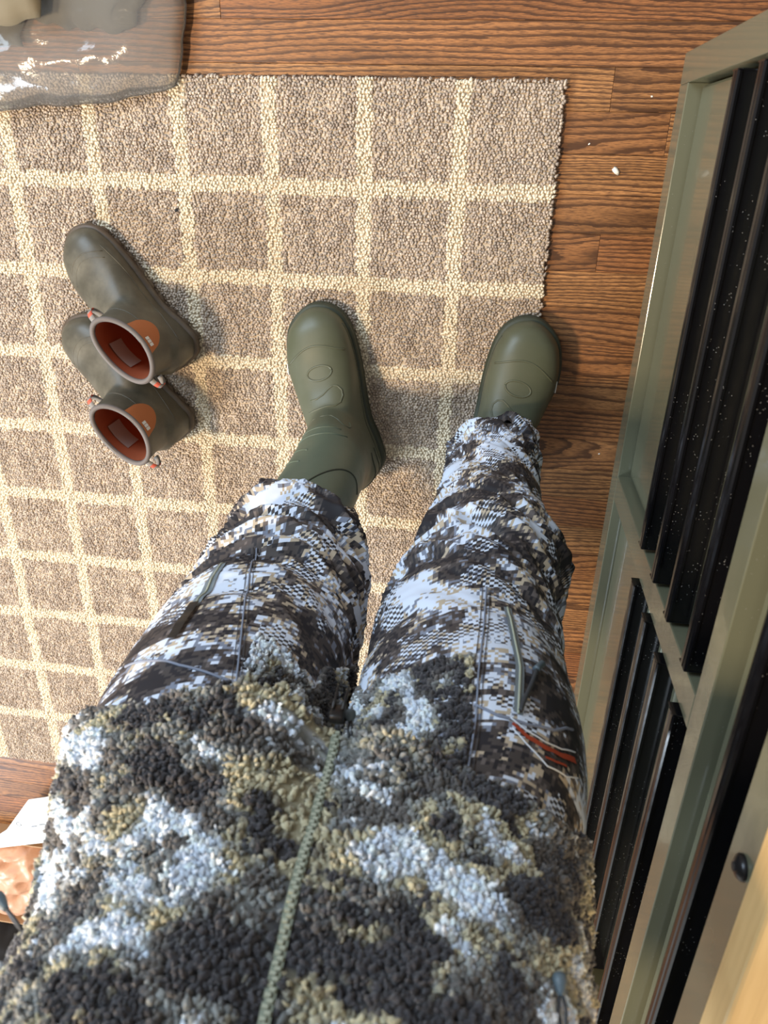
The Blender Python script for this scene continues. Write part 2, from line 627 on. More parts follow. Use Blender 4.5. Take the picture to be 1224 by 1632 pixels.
# wall closing the room behind the person
MAT['wall'] = mat('warm_white_paint', (.72, .69, .63), .8)
MAT['trim'] = mat('white_gloss_trim', (.78, .77, .74), .4)
tag(bm_obj('wall_back', box_bm(-2.25, 1.25, -3.50, -3.40, -.03, 2.6), MAT['wall']), 'plain warm white wall behind the person', None, kind='structure')
tag(bm_obj('baseboard_back', box_bm(-2.25, 1.25, -3.40, -3.385, .0005, .11, .004), MAT['trim']), 'white baseboard along the back wall', None, kind='structure')

# ------------------------------------------------------------------ rug
RX0, RX1, RY0, RY1, RZ = -1.20, .152, -1.505, .006, .012
CX, CY, LW = .152, .1502, .0245
rug = empty('rug', (RX1 - .7, -.75, 0))
tag(rug, 'loop pile wool rug with taupe squares and a cream grid', 'rug')
ox, oy = RX1 - .7, -.75


def rug_part(name, V, F, C):
    V = V - np.array([ox, oy, 0])
    return mesh_obj(name, V, F, MAT['pile'], rug, True, C)


bk = box_bm(RX0 - ox, RX1 - .004 - ox, RY0 + .004 - oy, RY1 - .004 - oy, .0005, .0068)
bm_obj('backing', bk, MAT['backing'], rug)
LT = dome_template(4, 2)
sp = .0050
gx, gy = np.meshgrid(np.arange(RX0, RX1, sp), np.arange(RY0, RY1, sp * .92))
gx = gx + (np.arange(gx.shape[0]) % 2)[:, None] * sp * .5
P0 = np.stack([gx.ravel(), gy.ravel()], 1)
P0 += RNG.normal(0, sp * .20, P0.shape)
n = len(P0)
wob = .0025
lx = P0[:, 0] + (fbm(P0[:, 0] * 14, P0[:, 1] * 14, 0, 5) - .5) * 2 * wob + RNG.normal(0, .0012, n)
ly = P0[:, 1] + (fbm(P0[:, 0] * 14, P0[:, 1] * 14, 9, 8) - .5) * 2 * wob + RNG.normal(0, .0012, n)
cxi = np.floor((-lx) / CX + .5); dx = np.abs(-lx - cxi * CX)
ryi = np.floor((-ly) / CY + .5); dy = np.abs(-ly - ryi * CY)
on_line = ((dx < LW / 2) & (lx < .06)) | ((dy < LW / 2) & (ly < -.06) & (ly > -1.44))
col_i = np.floor(-lx / CX).astype(int); row_i = np.floor(-ly / CY).astype(int)
row_i = np.clip(row_i, 0, 9); col_i = np.clip(col_i, -1, 8)
keep = (P0[:, 0] < RX1) & (P0[:, 1] < RY1)
cream = np.array([.88, .765, .58]); beige = np.array([.66, .54, .43]); taupe = np.array([.41, .325, .26]); grey = np.array([.40, .345, .295])
r1 = fbm(P0[:, 0] * 120, P0[:, 1] * 34, 0, 21, 2) * .55 + RNG.random(n) * .45
sqc = taupe + (beige - taupe) * smoothstep(.32, .72, r1)[:, None]
sqc = sqc + (grey - sqc) * (RNG.random(n)[:, None] < .18) * .6
cols = np.where(on_line[:, None], cream * (.86 + .24 * RNG.random(n))[:, None], sqc * (.88 + .22 * RNG.random(n))[:, None])
hgt = np.where(on_line, .0045, .0041) * (.8 + .4 * RNG.random(n))
zb = .0068 + (fbm(P0[:, 0] * 40, P0[:, 1] * 40, 0, 33) - .5) * .003
P3 = np.stack([P0[:, 0], P0[:, 1], zb], 1)
N3 = np.stack([RNG.normal(0, .15, n), RNG.normal(0, .15, n), np.ones(n)], 1); N3 /= np.linalg.norm(N3, axis=1, keepdims=True)
rad = .0035 * (.8 + .4 * RNG.random(n)); tw = RNG.random(n) * 6.28; stt = 1 + .25 * RNG.random(n)


def loops(mask):
    return blobs(P3[mask], N3[mask], rad[mask], hgt[mask], cols[mask], LT, tw[mask], stt[mask])


V, F, C = loops(keep & on_line)
o = rug_part('cream_grid_pile', V, F, C); o['kind'] = 'stuff'
for r in range(10):
    for c in range(-1, 9):
        mk = keep & ~on_line & (row_i == r) & (col_i == c)
        if mk.sum() > 20:
            V, F, C = loops(mk)
            rug_part('pile_square', V, F, C)
bpy.context.view_layer.update()


# ------------------------------------------------------------------ workbench (olive steel, black drawer pulls)
WX, WY, WA = .291, -.007, math.radians(-.37)
wb = empty('workbench', (WX, WY, 0), WA)
tag(wb, 'olive painted steel workbench with rows of black full width drawer pulls', 'workbench')
# local frame: +x into the cabinet, -y along its length, origin on the front face at the inner edge of the first post
LEN, DEP = 1.165, .50


def wbox(name, x0, x1, y0, y1, z0, z1, m='paint', bev=.0012, parent=None):
    return bm_obj(name, box_bm(x0, x1, y0, y1, z0, z1, bev), MAT[m], parent or wb)


TOPZ = .912
wbox('corner_post', 0, .040, .0, .037, .13, TOPZ)
wbox('corner_post', 0, .040, -1.165, -1.125, .13, TOPZ)
wbox('middle_post', 0, .040, -.583, -.542, .178, .715)
wbox('bottom_rail', 0, .040, -1.125, 0, .13, .178)
wbox('middle_rail', 0, .040, -1.125, 0, .715, .750)
wbox('upper_rail', 0, .040, -1.125, 0, .862, TOPZ)
wbox('side_panel', .040, DEP, .0, .030, .13, TOPZ)
wbox('side_panel', .040, DEP, -1.160, -1.130, .13, TOPZ)
wbox('back_panel', DEP - .02, DEP, -1.13, 0, .13, TOPZ)
wbox('bottom_panel', .040, DEP - .02, -1.13, 0, .13, .150)

PROF = [(0, 0), (.0152, 0), (.0156, .0013), (.0176, .0014), (.0190, -.0006), (.0196, -.0040), (.0186, -.0060), (.0193, -.0080), (.0196, -.0125), (.0186, -.0170), (.0150, -.0195), (.0080, -.0205), (0, -.0205)]


def drawer(ya, yb, z0, ztop, pull_y0=None):
    d = wbox('drawer', .017, .10, ya + .003, yb - .003, z0 + .002, ztop + .012, 'paint', .004)
    y0, y1 = ya + .008, yb - .008
    V, F = extrude_profile_y([(.0172 - p * 1.25, ztop + z) for p, z in PROF], y0, y1)
    p = mesh_obj('drawer_pull', V, F, MAT['pull'], d, False)
    for e in (y0 - .002, y1):                       # rounded end caps of the pull
        cap = bm_obj('end_cap', box_bm(-.0068, .017, e, e + .002, ztop - .0205, ztop + .0005, .0009), MAT['pull'], d)
    return d


tops = [.436, .520, .602, .688]
for ya, yb in ((-.542, 0), (-1.125, -.583)):
    z0 = .182
    for zt in tops:
        drawer(ya, yb, z0, zt)
        z0 = zt + .014
drawer(-1.125, 0, .754, .838)
# bolt on the upper rail
bm = bmesh.new()
bmesh.ops.create_uvsphere(bm, u_segments=20, v_segments=10, radius=.0105)
for v in bm.verts:
    v.co = Vector((-max(0.0, v.co.z) * .62 if v.co.z > 0 else .003, v.co.x, v.co.y))
    v.co += Vector((-.0005, -.562, .890))
b = bm_obj('bolt', bm, MAT['bolt'], wb, True)
bm = bmesh.new(); bmesh.ops.create_cone(bm, cap_ends=True, segments=6, radius1=.0035, radius2=.0035, depth=.002)
for v in bm.verts: v.co = Vector((-.0066 + v.co.z, -.562 + v.co.x, .890 + v.co.y))
bm_obj('hex_socket', bm, MAT['wheel'], b)
# casters
for cx_ in (.10, .42):
    for cy_ in (-.08, -1.05):
        cst = bm_obj('caster_bracket', box_bm(cx_ - .035, cx_ + .035, cy_ - .03, cy_ + .03, .105, .13, .003), MAT['zinc'], wb)
        V, F = tube([(cx_ - .016, cy_, .05), (cx_ + .016, cy_, .05)], .0495, 24)
        mesh_obj('caster_wheel', V, F, MAT['wheel'], cst, False)
        for s in (-1, 1):
            bm_obj('fork_arm', box_bm(cx_ + s * .022 - .002, cx_ + s * .022 + .002, cy_ - .014, cy_ + .014, .045, .108), MAT['zinc'], cst)

wt = bm_obj('worktop', box_bm(-.006, DEP + .01, -1.19, .05, 0, .034, .003), MAT['birch'])
wt.location = (WX, WY, .9125); wt.rotation_euler = (0, 0, WA)
tag(wt, 'thick pale wood top lying on the olive workbench', 'worktop')

# ------------------------------------------------------------------ boots


def foot_parts(L, stations, shaft, n=36):
    """stations: (t, half width, height, x shift) heel->toe ; shaft rows: (z, cx, cy, rx, ry)"""
    parts = []
    V, F = [], []
    ts = np.linspace(0, 1, 60)
    ts = .5 - .5 * np.cos(ts * math.pi)
    W, H, X = interp_rows(stations, ts)
    for t, w, h, xc in zip(ts, W, H, X):
        w = max(w, .001); h = max(h, .004)
        for k in range(n):
            a = 2 * math.pi * k / n
            c, s = math.cos(a), math.sin(a)
            e = .80 if s > 0 else .35
            V.append((xc + w * math.copysign(abs(c) ** .78, c), t * L, max(.006, h * .42 + (h * .58 if s > 0 else h * .42) * math.copysign(abs(s) ** e, s))))
    m = len(ts)
    for i in range(m - 1):
        for k in range(n):
            k2 = (k + 1) % n
            F.append((i * n + k, (i + 1) * n + k, (i + 1) * n + k2, i * n + k2))
    F.append(tuple(range(n))); F.append(tuple(reversed(range((m - 1) * n, m * n))))
    parts.append((V, F))
    V, F = [], []
    zs = np.linspace(shaft[0][0], shaft[-1][0], 30)
    cx, cy, rx, ry = interp_rows(shaft, zs)
    for i, z in enumerate(zs):
        for k in range(n):
            a = 2 * math.pi * k / n
            V.append((cx[i] + rx[i] * math.cos(a), cy[i] + ry[i] * math.sin(a), z))
    for i in range(len(zs) - 1):
        for k in range(n):
            k2 = (k + 1) % n
            F.append((i * n + k, i * n + k2, (i + 1) * n + k2, (i + 1) * n + k))
    F.append(tuple(reversed(range(n)))); F.append(tuple(range((len(zs) - 1) * n, len(zs) * n)))
    parts.append((V, F))
    return parts


def remesh(parts, voxel, smooth_it, cutter=None):
    V, F = join_parts(parts)
    me = bpy.data.meshes.new('tmp'); me.from_pydata(V, [], F); me.update()
    o = link(bpy.data.objects.new('tmp', me))
    r = o.modifiers.new('r', 'REMESH'); r.mode = 'VOXEL'; r.voxel_size = voxel
    s = o.modifiers.new('s', 'SMOOTH'); s.factor = .5; s.iterations = smooth_it
    co = None
    if cutter:
        cm = bpy.data.meshes.new('cut'); cm.from_pydata(cutter[0], [], cutter[1]); cm.update()
        co = link(bpy.data.objects.new('cut', cm))
        b = o.modifiers.new('b', 'BOOLEAN'); b.operation = 'DIFFERENCE'; b.object = co; b.solver = 'EXACT'
    dg = bpy.context.evaluated_depsgraph_get(); dg.update()
    ev = o.evaluated_get(dg)
    out = bpy.data.meshes.new_from_object(ev)
    bpy.data.objects.remove(o)
    if co: bpy.data.objects.remove(co)
    for p in out.polygons: p.use_smooth = True
    out.materials.clear()
    return out


def bvh_of(me):
    return BVHTree.FromPolygons([v.co.copy() for v in me.vertices], [tuple(p.vertices) for p in me.polygons])


def drop(bvh, x, y, z=1.0, lift=0.0):
    h = bvh.ray_cast(Vector((x, y, z)), Vector((0, 0, -1)))
    return None if h[0] is None else h[0] + h[1] * lift


def shoot(bvh, origin, direc, lift=0.0):
    h = bvh.ray_cast(Vector(origin), Vector(direc).normalized())
    return None if h[0] is None else h[0] + h[1] * lift


def sole_mesh(L, stations, grow, z1, lug=True, n=90):
    """outsole: outline of the foot grown outward, with lug notches around the lower edge"""
    ts = np.linspace(0, 1, 240); ts = .5 - .5 * np.cos(ts * math.pi)
    W, H, X = interp_rows(stations, ts)
    right = [(X[i] + max(W[i], .001), ts[i] * L) for i in range(len(ts))]
    left = [(X[i] - max(W[i], .001), ts[i] * L) for i in range(len(ts))][::-1]
    pts = np.array(right + left)
    d = np.r_[0, np.cumsum(np.linalg.norm(np.diff(pts, axis=0), axis=1))]
    u = np.linspace(0, d[-1], 2 * n, endpoint=False)
    pts = np.stack([np.interp(u, d, pts[:, 0]), np.interp(u, d, pts[:, 1])], 1)
    for _ in range(4): pts = .5 * pts + .25 * (np.roll(pts, 1, 0) + np.roll(pts, -1, 0))
    tg = np.roll(pts, -1, 0) - np.roll(pts, 1, 0)
    nm = np.stack([tg[:, 1], -tg[:, 0]], 1); nm /= np.linalg.norm(nm, axis=1, keepdims=True)
    m = len(pts)
    lugm = ((np.arange(m) // 4) % 2)
    rows = [(-.004, 0.0), (grow * .9, 0.001), (grow, .004), (grow, .011), (grow * .55, .013), (grow, .016), (grow, z1 - .004), (grow * .4, z1), (-.010, z1 + .001)]
    V = []
    for r, (g, z) in enumerate(rows):
        for i in range(m):
            gg = g - (.004 * lugm[i] if (lug and r in (1, 2, 3)) else 0)
            p = pts[i] + nm[i] * gg
            V.append((p[0], p[1], z))
    F = [tuple(q) for q in grid_faces(m, len(rows)).tolist()]
    F.append(tuple(reversed(range(m))))
    F.append(tuple(range((len(rows) - 1) * m, len(rows) * m)))
    return V, F


def ridge(bvh, pts, r, m, parent, name='moulded_ridge', z=1.0, closed=False, mirror=1, sink=.35):
    """raised moulding that follows the rubber surface; pts = (x,y) seen from above"""
    q = []
    for x, y in pts:
        p = drop(bvh, x * mirror, y, z)
        if p is not None: q.append(p - Vector((0, 0, r * sink)))
    if len(q) < 3: return
    if closed: q.append(q[0])
    V, F = tube(q, r, 6)
    return mesh_obj(name, V, F, m, parent)


def ell(cx, cy, rx, ry, a0=0, a1=360, n=28, rot=0):
    out = []
    for i in range(n):
        a = math.radians(a0 + (a1 - a0) * i / (n - 1))
        x, y = rx * math.cos(a), ry * math.sin(a)
        c, s = math.cos(math.radians(rot)), math.sin(math.radians(rot))
        out.append((cx + x * c - y * s, cy + x * s + y * c))
    return out


AD_L = .322
AD_ST = [(0, .020, .09, 0), (.05, .040, .115, 0), (.16, .046, .13, 0), (.33, .044, .145, -.002), (.46, .049, .128, -.003), (.60, .056, .100, -.003),
         (.74, .059, .084, -.002), (.86, .053, .074, .002), (.94, .040, .064, .005), (.985, .020, .050, .007), (1.0, .008, .040, .007)]
AD_SH = [(.05, 0, .083, .045, .080), (.10, 0, .086, .048, .084), (.16, 0, .090, .052, .074), (.22, -.001, .088, .059, .064), (.30, -.005, .085, .064, .058), (.38, -.009, .084, .067, .053), (.44, -.011, .080, .066, .048)]
ad_mesh = remesh(foot_parts(AD_L, AD_ST, AD_SH), .0042, 14)
ad_mesh.materials.append(MAT['green_boot'])
ad_bvh = bvh_of(ad_mesh)

person = empty('person', (-.03, -.56, 0))
tag(person, 'person standing in camo fleece jacket, digital camo trousers and olive rubber boots', 'person')


def adult_boot(toe, heel, mirror, full):
    ang = math.atan2(toe[1] - heel[1], toe[0] - heel[0]) - math.pi / 2
    e = mesh_obj('boot_tmp', [(0, 0, 0)], [], None)
    bpy.data.objects.remove(e)
    me = ad_mesh.copy()
    if mirror < 0:
        for v in me.vertices: v.co.x = -v.co.x
        me.flip_normals()
    b = link(bpy.data.objects.new('boot', me), person)
    b.location = Vector((heel[0], heel[1], .0142)) - person.location
    b.rotation_euler = (0, 0, ang)
    bv = bvh_of(me)
    V, F = sole_mesh(AD_L, [(t, w, h, x * mirror) for t, w, h, x in AD_ST], .005, .026, False)
    mesh_obj('sole', V, F, MAT['green_sole'], b)
    g = MAT['green_boot']; d = MAT['green_sole']
    mi = mirror
    # toe cap line
    ridge(bv, [(x, .262 + .020 * math.cos(x / .058 * 1.9) - .016) for x in np.linspace(-.050, .050, 26)], .0018, g, b, 'toe_cap_line', mirror=mi)
    ridge(bv, ell(.002, .222, .0215, .0115), .0019, g, b, closed=True, mirror=mi)
    lobe = [(-.030, .165), (-.02, .168), (-.008, .170), (.006, .1705), (.018, .168), (.027, .170), (.032, .178), (.032, .187), (.027, .195), (.019, .198), (.010, .194), (.0, .188), (-.012, .184), (-.024, .183)]
    ridge(bv, lobe, .0019, g, b, mirror=mi)
    # side welt running from the heel to the toe cap
    for s in (-1, 1):
        q = []
        for y in np.linspace(.02, .285, 30):
            p = shoot(bv, (s * .2, y, .040 + .006 * math.sin(y * 20)), (-s, 0, 0))
            if p: q.append(p - Vector((s * .0004, 0, 0)))
        V, F = tube(q, .0014, 6); mesh_obj('side_welt', V, F, d, b)
    if full:
        # mouldings on the front of the shaft
        def front(zx, r, m=g, name='moulded_ridge'):
            q = []
            for x, z in zx:
                p = shoot(bv, (x * mi, .6, z), (0, -1, 0))
                if p: q.append(p - Vector((0, r * .3, 0)))
            if len(q) > 2:
                V, F = tube(q, r, 6); mesh_obj(name, V, F, m, b)
        sage = MAT['green_boot_neo']
        front([(-.030, .139), (-.015, .146), (.002, .148), (.016, .145), (.026, .150), (.034, .158), (.040, .152), (.041, .142), (.038, .134)], .0018)
        front([(x, .186 - 7 * x * x) for x in np.linspace(-.03, .034, 20)], .0016)
        front([(x, .206 - 8 * x * x) for x in np.linspace(-.036, .036, 20)] + [(.040, .190), (.0425, .187)], .0018)
        front([(-.034 + .030 * t, .232 + .022 * t) for t in np.linspace(0, 1, 12)], .0018)
        front([(-.040 + .030 * t, .265 + .024 * t) for t in np.linspace(0, 1, 12)], .0018)
        # gusset: softer panel on the inner side of the shaft
        q = []
        for t in np.linspace(0, 1, 30):
            a = math.radians(88 - 100 * t)
            z = .40 - .13 * math.sin(min(1, t * 1.25) * math.pi / 2) if t < .8 else .27 + (t - .8) * .05
            p = shoot(bv, (mi * .4 * math.cos(a), .08 + .4 * math.sin(a), z), (-mi * math.cos(a), -math.sin(a), 0))
            if p: q.append(p)
        V, F = tube(q, .0015, 6); mesh_obj('gusset_seam', V, F, d, b)
        # heel bumper
        for zz in (.06, .085):
            q = []
            for a in np.linspace(-150, -30, 24):
                a = math.radians(a)
                p = shoot(bv, (.3 * math.cos(a), .09 + .3 * math.sin(a), zz), (-math.cos(a), -math.sin(a), 0))
                if p: q.append(p)
            V, F = tube(q, .0018, 6); mesh_obj('heel_band', V, F, d, b)
    lm = bm_obj('logo_mark', box_bm(-.001, .001, -.012, .012, -.004, .004), MAT['white_print'], b)
    p = shoot(bv, (-mi * .3, .235, .05), (mi, 0, 0), .0003)
    lm.location = p; lm.rotation_euler = (0, math.radians(-18 * mi), math.radians(-12 * mi))
    lm.scale = (.6, .8, .6)
    return b


bootL = adult_boot((-.245, -.330), (-.143, -.646), 1, True)
bootL['label'] = 'olive rubber boot with bare shaft on the rug'
bootR = adult_boot((.152, -.337), (.066, -.655), -1, False)
bootR['label'] = 'olive rubber boot covered by the trouser cuff'

# --- pair of short boots left on the rug
SB_L = .283
SB_ST = [(0, .020, .08, 0), (.05, .037, .10, 0), (.16, .042, .11, 0), (.33, .040, .115, -.002), (.46, .044, .100, -.003), (.60, .050, .080, -.003),
         (.74, .052, .066, -.002), (.86, .047, .058, .002), (.94, .036, .048, .005), (.985, .018, .038, .007), (1.0, .007, .030, .007)]
SB_H = .168
SB_SH = [(.04, 0, .074, .040, .068), (.08, 0, .076, .041, .070), (.12, 0, .074, .039, .064), (SB_H, 0, .070, .038, .062)]


def short_boot(toe, heel, mirror, label, lean):
    ang = math.atan2(toe[1] - heel[1], toe[0] - heel[0]) - math.pi / 2
    root = empty('short_boot', (heel[0], heel[1], .0140), ang)
    tag(root, label, 'boot', 'short boots left on the rug')
    sh = [(z, cx + lean * max(0, z - .06), cy, rx, ry) for z, cx, cy, rx, ry in SB_SH]
    top = sh[-1]
    n = 36
    cz = [.030, .08, .12, SB_H + .02]
    CV = []
    for z in cz:
        cx, cy, rx, ry = [float(q) for q in interp_rows(sh, np.array([min(z, SB_H)]))]
        f = .0055
        for k in range(n):
            a = 2 * math.pi * k / n
            CV.append((cx + (rx - f) * math.cos(a), cy + (ry - f) * math.sin(a), z))
    CF = [tuple(q) for q in grid_faces(n, len(cz)).tolist()] + [tuple(reversed(range(n))), tuple(range((len(cz) - 1) * n, len(cz) * n))]
    st = [(t, w, h, x * mirror) for t, w, h, x in SB_ST]
    me = remesh(foot_parts(SB_L, st, sh), .0036, 9, (CV, CF))
    me.materials.append(MAT['small_boot'])
    link(bpy.data.objects.new('upper', me), root)
    bv = bvh_of(me)
    V, F = sole_mesh(SB_L, st, .0055, .024)
    mesh_obj('sole', V, F, MAT['small_sole'], root)
    # lining
    LV = []
    lz = np.linspace(.034, SB_H - .002, 14)
    for z in lz:
        cx, cy, rx, ry = [float(q) for q in interp_rows(sh, np.array([z]))]
        for k in range(n):
            a = 2 * math.pi * k / n
            LV.append((cx + (rx - .0065) * math.cos(a), cy + (ry - .0065) * math.sin(a), z))
    LF = [tuple(reversed(q)) for q in grid_faces(n, len(lz)).tolist()] + [tuple(range(n))]
    lin = mesh_obj('lining', LV, LF, MAT['lining'], root)
    # size label inside the lining
    cx, cy, rx, ry = top[1:]
    TV = []
    for z in (.095, .118, .138):
        for k in range(7):
            a = math.radians(150 + k * 9)
            TV.append((cx + (rx - .0075) * math.cos(a), cy + (ry - .0075) * math.sin(a), z))
    mesh_obj('size_label', TV, [tuple(reversed(q)) for q in grid_faces(7, 3, False).tolist()], MAT['tag'], lin)
    # rim binding
    R = []
    for k in range(49):
        a = 2 * math.pi * k / 48
        R.append((cx + (rx - .003) * math.cos(a), cy + (ry - .003) * math.sin(a), SB_H - .001 - .004 * math.cos(a * 2)))
    V, F = tube(R, .0044, 8, False)
    mesh_obj('rim_binding', V, F, MAT['small_rim'], root)
    # rust elastic gores under the rim, one on each side
    for s in (1, -1):
        GV = []
        nu, nv = 15, 9
        for j in range(nv):
            for i in range(nu):
                u = -1 + 2 * i / (nu - 1)
                depth = .062 * math.sqrt(max(0, 1 - u * u)) + .002
                z = SB_H - .004 - depth * j / (nv - 1)
                a0 = math.radians(-6 + u * 36)
                ax, ay = s * math.cos(a0), math.sin(a0)
                c_, cy_, rx_, ry_ = [float(q) for q in interp_rows(sh, np.array([z]))]
                p = shoot(bv, (c_ + ax * .2, cy_ + ay * .2 * 1.2, z), (-ax, -ay * 1.2, 0), .0009)
                if p is None: p = Vector((c_ + rx_ * ax, cy_ + ry_ * ay, z))
                GV.append(p)
        gf = grid_faces(nu, nv, False).tolist()
        go = mesh_obj('gore_panel', GV, [tuple(q) if s < 0 else tuple(reversed(q)) for q in gf], MAT['rust'], root)
        if s > 0:
            # small white printed mark near the rear edge of the gore
            for q in range(3):
                z0 = SB_H - .012
                pts = []
                for dz in (0, .012):
                    for da in (0, 6.0):
                        a0 = math.radians(-30 + q * 7 + da)
                        z = z0 - dz
                        ax, ay = math.cos(a0), math.sin(a0)
                        p = shoot(bv, (cx + ax * .2, cy + ay * .24, z), (-ax, -ay * 1.2, 0), .0016)
                        pts.append(p if p else Vector((cx + rx * ax, cy + ry * ay, z)))
                mesh_obj('printed_mark', pts, [(0, 1, 3, 2)], MAT['white_print'], go, False)
    # webbing pull loops front and back
    for s in (1, -1):
        y0 = cy + s * (ry + .000)
        P = []
        for t in np.linspace(0, 1, 15):
            a = t * math.pi * 1.1
            P.append((y0 + s * (.002 + .016 * math.sin(a)), SB_H - .030 + .013 * (1 - math.cos(a)) * .8 + .010 * t))
        parts = {0: ([], []), 1: ([], [])}
        for i in range(len(P) - 1):
            (ya, za), (yb, zb2) = P[i], P[i + 1]
            w = .0048
            V, F = parts[1 if i in (5, 6, 9, 10) else 0]
            b0 = len(V)
            nx = Vector((0, zb2 - za, -(yb - ya))).normalized() * .0007
            for (yy, zz) in ((ya, za), (yb, zb2)):
                for xx in (-w, w):
                    V.append((cx + xx, yy + nx.y, zz + nx.z)); V.append((cx + xx, yy - nx.y, zz - nx.z))
            F += [(b0, b0 + 2, b0 + 6, b0 + 4), (b0 + 1, b0 + 5, b0 + 7, b0 + 3), (b0, b0 + 4, b0 + 5, b0 + 1), (b0 + 2, b0 + 3, b0 + 7, b0 + 6)]
        pl = mesh_obj('pull_loop', parts[0][0], parts[0][1], MAT['webbing'], root)
        mesh_obj('coral_stripe', parts[1][0], parts[1][1], MAT['webbing_red'], pl)
    # moulded lines on the foot
    ridge(bv, [(x, .235 + .026 * math.cos(x / .044 * 1.45) - .02) for x in np.linspace(-.041, .041, 26)], .0009, MAT['small_boot'], root, 'toe_cap_line')
    ridge(bv, [(x, .225 + .026 * math.cos(x / .040 * 1.45) - .02) for x in np.linspace(-.038, .038, 26)], .0008, MAT['small_boot'], root, 'toe_cap_line')
    for s in (-1, 1):
        q = []
        for y in np.linspace(.03, .23, 24):
            z = .048 + (.022 * (1 - (y - .03) / .06) if y < .09 else 0) + .012 * smoothstep(.09, .2, y) * 0
            p = shoot(bv, (s * .2, y, z), (-s, 0, 0))
            if p: q.append(p)
        V, F = tube(q, .0009, 6); mesh_obj('side_welt', V, F, MAT['small_boot'], root)
    q = []
    for a in np.linspace(20, 160, 20):
        a = math.radians(a)
        p = shoot(bv, (cx + .2 * math.cos(a), cy + .25 * math.sin(a), .128 - .01 * math.sin(a)), (-math.cos(a), -1.25 * math.sin(a), 0))
        if p: q.append(p)
    V, F = tube(q, .0010, 6); mesh_obj('ankle_line', V, F, MAT['small_boot'], root)
    return root


short_boot((-.662, -.236), (-.468, -.447), 1, 'short worn olive boot, the one with its whole toe in view, beside the other', .02)
short_boot((-.688, -.375), (-.490, -.591), -1, 'short worn olive boot half hidden behind the toe of its pair', .0)

# ------------------------------------------------------------------ trousers
LEG_L = [(.392, -.179, -.576, .076, .065), (.415, -.176, -.582, .084, .075), (.440, -.173, -.591, .091, .084), (.470, -.172, -.599, .095, .090),
         (.550, -.169, -.616, .104, .104), (.650, -.173, -.628, .116, .117), (.740, -.175, -.639, .121, .124), (.820, -.175, -.648, .118, .120), (.950, -.153, -.663, .110, .116)]
LEG_R = [(.125, .093, -.556, .067, .075), (.200, .091, -.552, .067, .075), (.270, .087, -.547, .069, .074), (.370, .086, -.556, .076, .078), (.470, .085, -.570, .092, .089),
         (.550, .074, -.590, .099, .100), (.650, .071, -.621, .110, .117), (.740, .077, -.631, .116, .127), (.820, .070, -.642, .117, .126), (.950, .039, -.656, .113, .120)]
ZIPX = -.030


def leg_surface(tab, th, z, seed, disp=True):
    cx, cy, rx, ry = interp_rows(tab, z)
    zc = tab[0][0]
    # bunched folds: strong near cuff and knee, slanting round the leg
    k = np.cos(th - .6 * seed)
    zz = z + .030 * np.sin(th + seed) + .018 * np.sin(2 * th + 1.7 * seed)
    n1 = fbm(np.cos(th) * 1.1 + 5 + seed, np.sin(th) * 1.1 + 3, zz * 24, 40 + seed, 2)
    n2 = fbm(np.cos(th) * 1.6 + 2, np.sin(th) * 1.6 + 8, zz * 46, 60 + seed, 2)
    ridge1 = 1 - np.abs(2 * n1 - 1)
    ridge2 = 1 - np.abs(2 * n2 - 1)
    amp = (.014 if seed == 1 else .020) * np.exp(-((z - zc) / .14) ** 2) + .018 * np.exp(-((z - .50) / .10) ** 2) + .007
    fade = 1 - .72 * smoothstep(.62, .74, z)
    d = (amp * (ridge1 - .70) * 1.3 + amp * .45 * (ridge2 - .7)) * fade
    d = np.maximum(d, -.007 - .004 * smoothstep(.45, .5, z))
    hem = .005 * np.exp(-((z - zc) / .012) ** 2)
    # knee bag on the outer side of the right leg
    if seed == 2:
        d = d + .009 * np.exp(-((z - .475) / .045) ** 2) * np.clip(np.cos(th - math.radians(78)), 0, 1) ** 2
    x = cx + (rx + d + hem) * np.sin(th)
    y = cy + (ry + d + hem) * np.cos(th)
    return x, y


def leg_mesh(tab, seed, nu=200, nv=240):
    th = np.linspace(-math.pi, math.pi, nu, endpoint=False)
    zs = np.linspace(tab[0][0], tab[-1][0], nv)
    TH, Z = np.meshgrid(th, zs)
    Zc = Z + (.010 * np.sin(TH * 2 + seed) - .008 * np.cos(TH)) * np.exp(-((Z - tab[0][0]) / .03))
    x, y = leg_surface(tab, TH, Z, seed)
    V = np.stack([x, y, Zc], -1).reshape(-1, 3)
    F = grid_faces(nu, nv)
    uv = np.stack([TH * .115 + seed * .7, Z + .02 * np.sin(TH * 2)], -1).reshape(-1, 2)
    # turned-in cuff
    Vin = V[:nu].copy()
    c = Vin[:, :2].mean(0)
    Vin[:, :2] = c + (Vin[:, :2] - c) * .93
    Vin2 = Vin.copy(); Vin2[:, 2] += .03
    o = len(V)
    V = np.concatenate([V, Vin, Vin2])
    uv = np.concatenate([uv, uv[:nu], uv[:nu]])
    i = np.arange(nu); j = (i + 1) % nu
    F = np.concatenate([F, np.stack([i, o + i, o + j, j], 1), np.stack([o + i, o + nu + i, o + nu + j, o + j], 1)])
    return V, F, uv


VL, FL, UL = leg_mesh(LEG_L, 1)
VR, FR, UR = leg_mesh(LEG_R, 2)
PL = np.array(person.location)
trousers = mesh_obj('trousers', np.concatenate([VL, VR]) - PL, np.concatenate([FL, FR + len(VL)]), MAT['camo'], person, True, None, np.concatenate([UL, UR]))
trousers['label'] = 'digital camo trousers in white, grey, beige and black'
legbv = {'L': BVHTree.FromPolygons([Vector(v) for v in VL], FL.tolist()), 'R': BVHTree.FromPolygons([Vector(v) for v in VR], FR.tolist())}

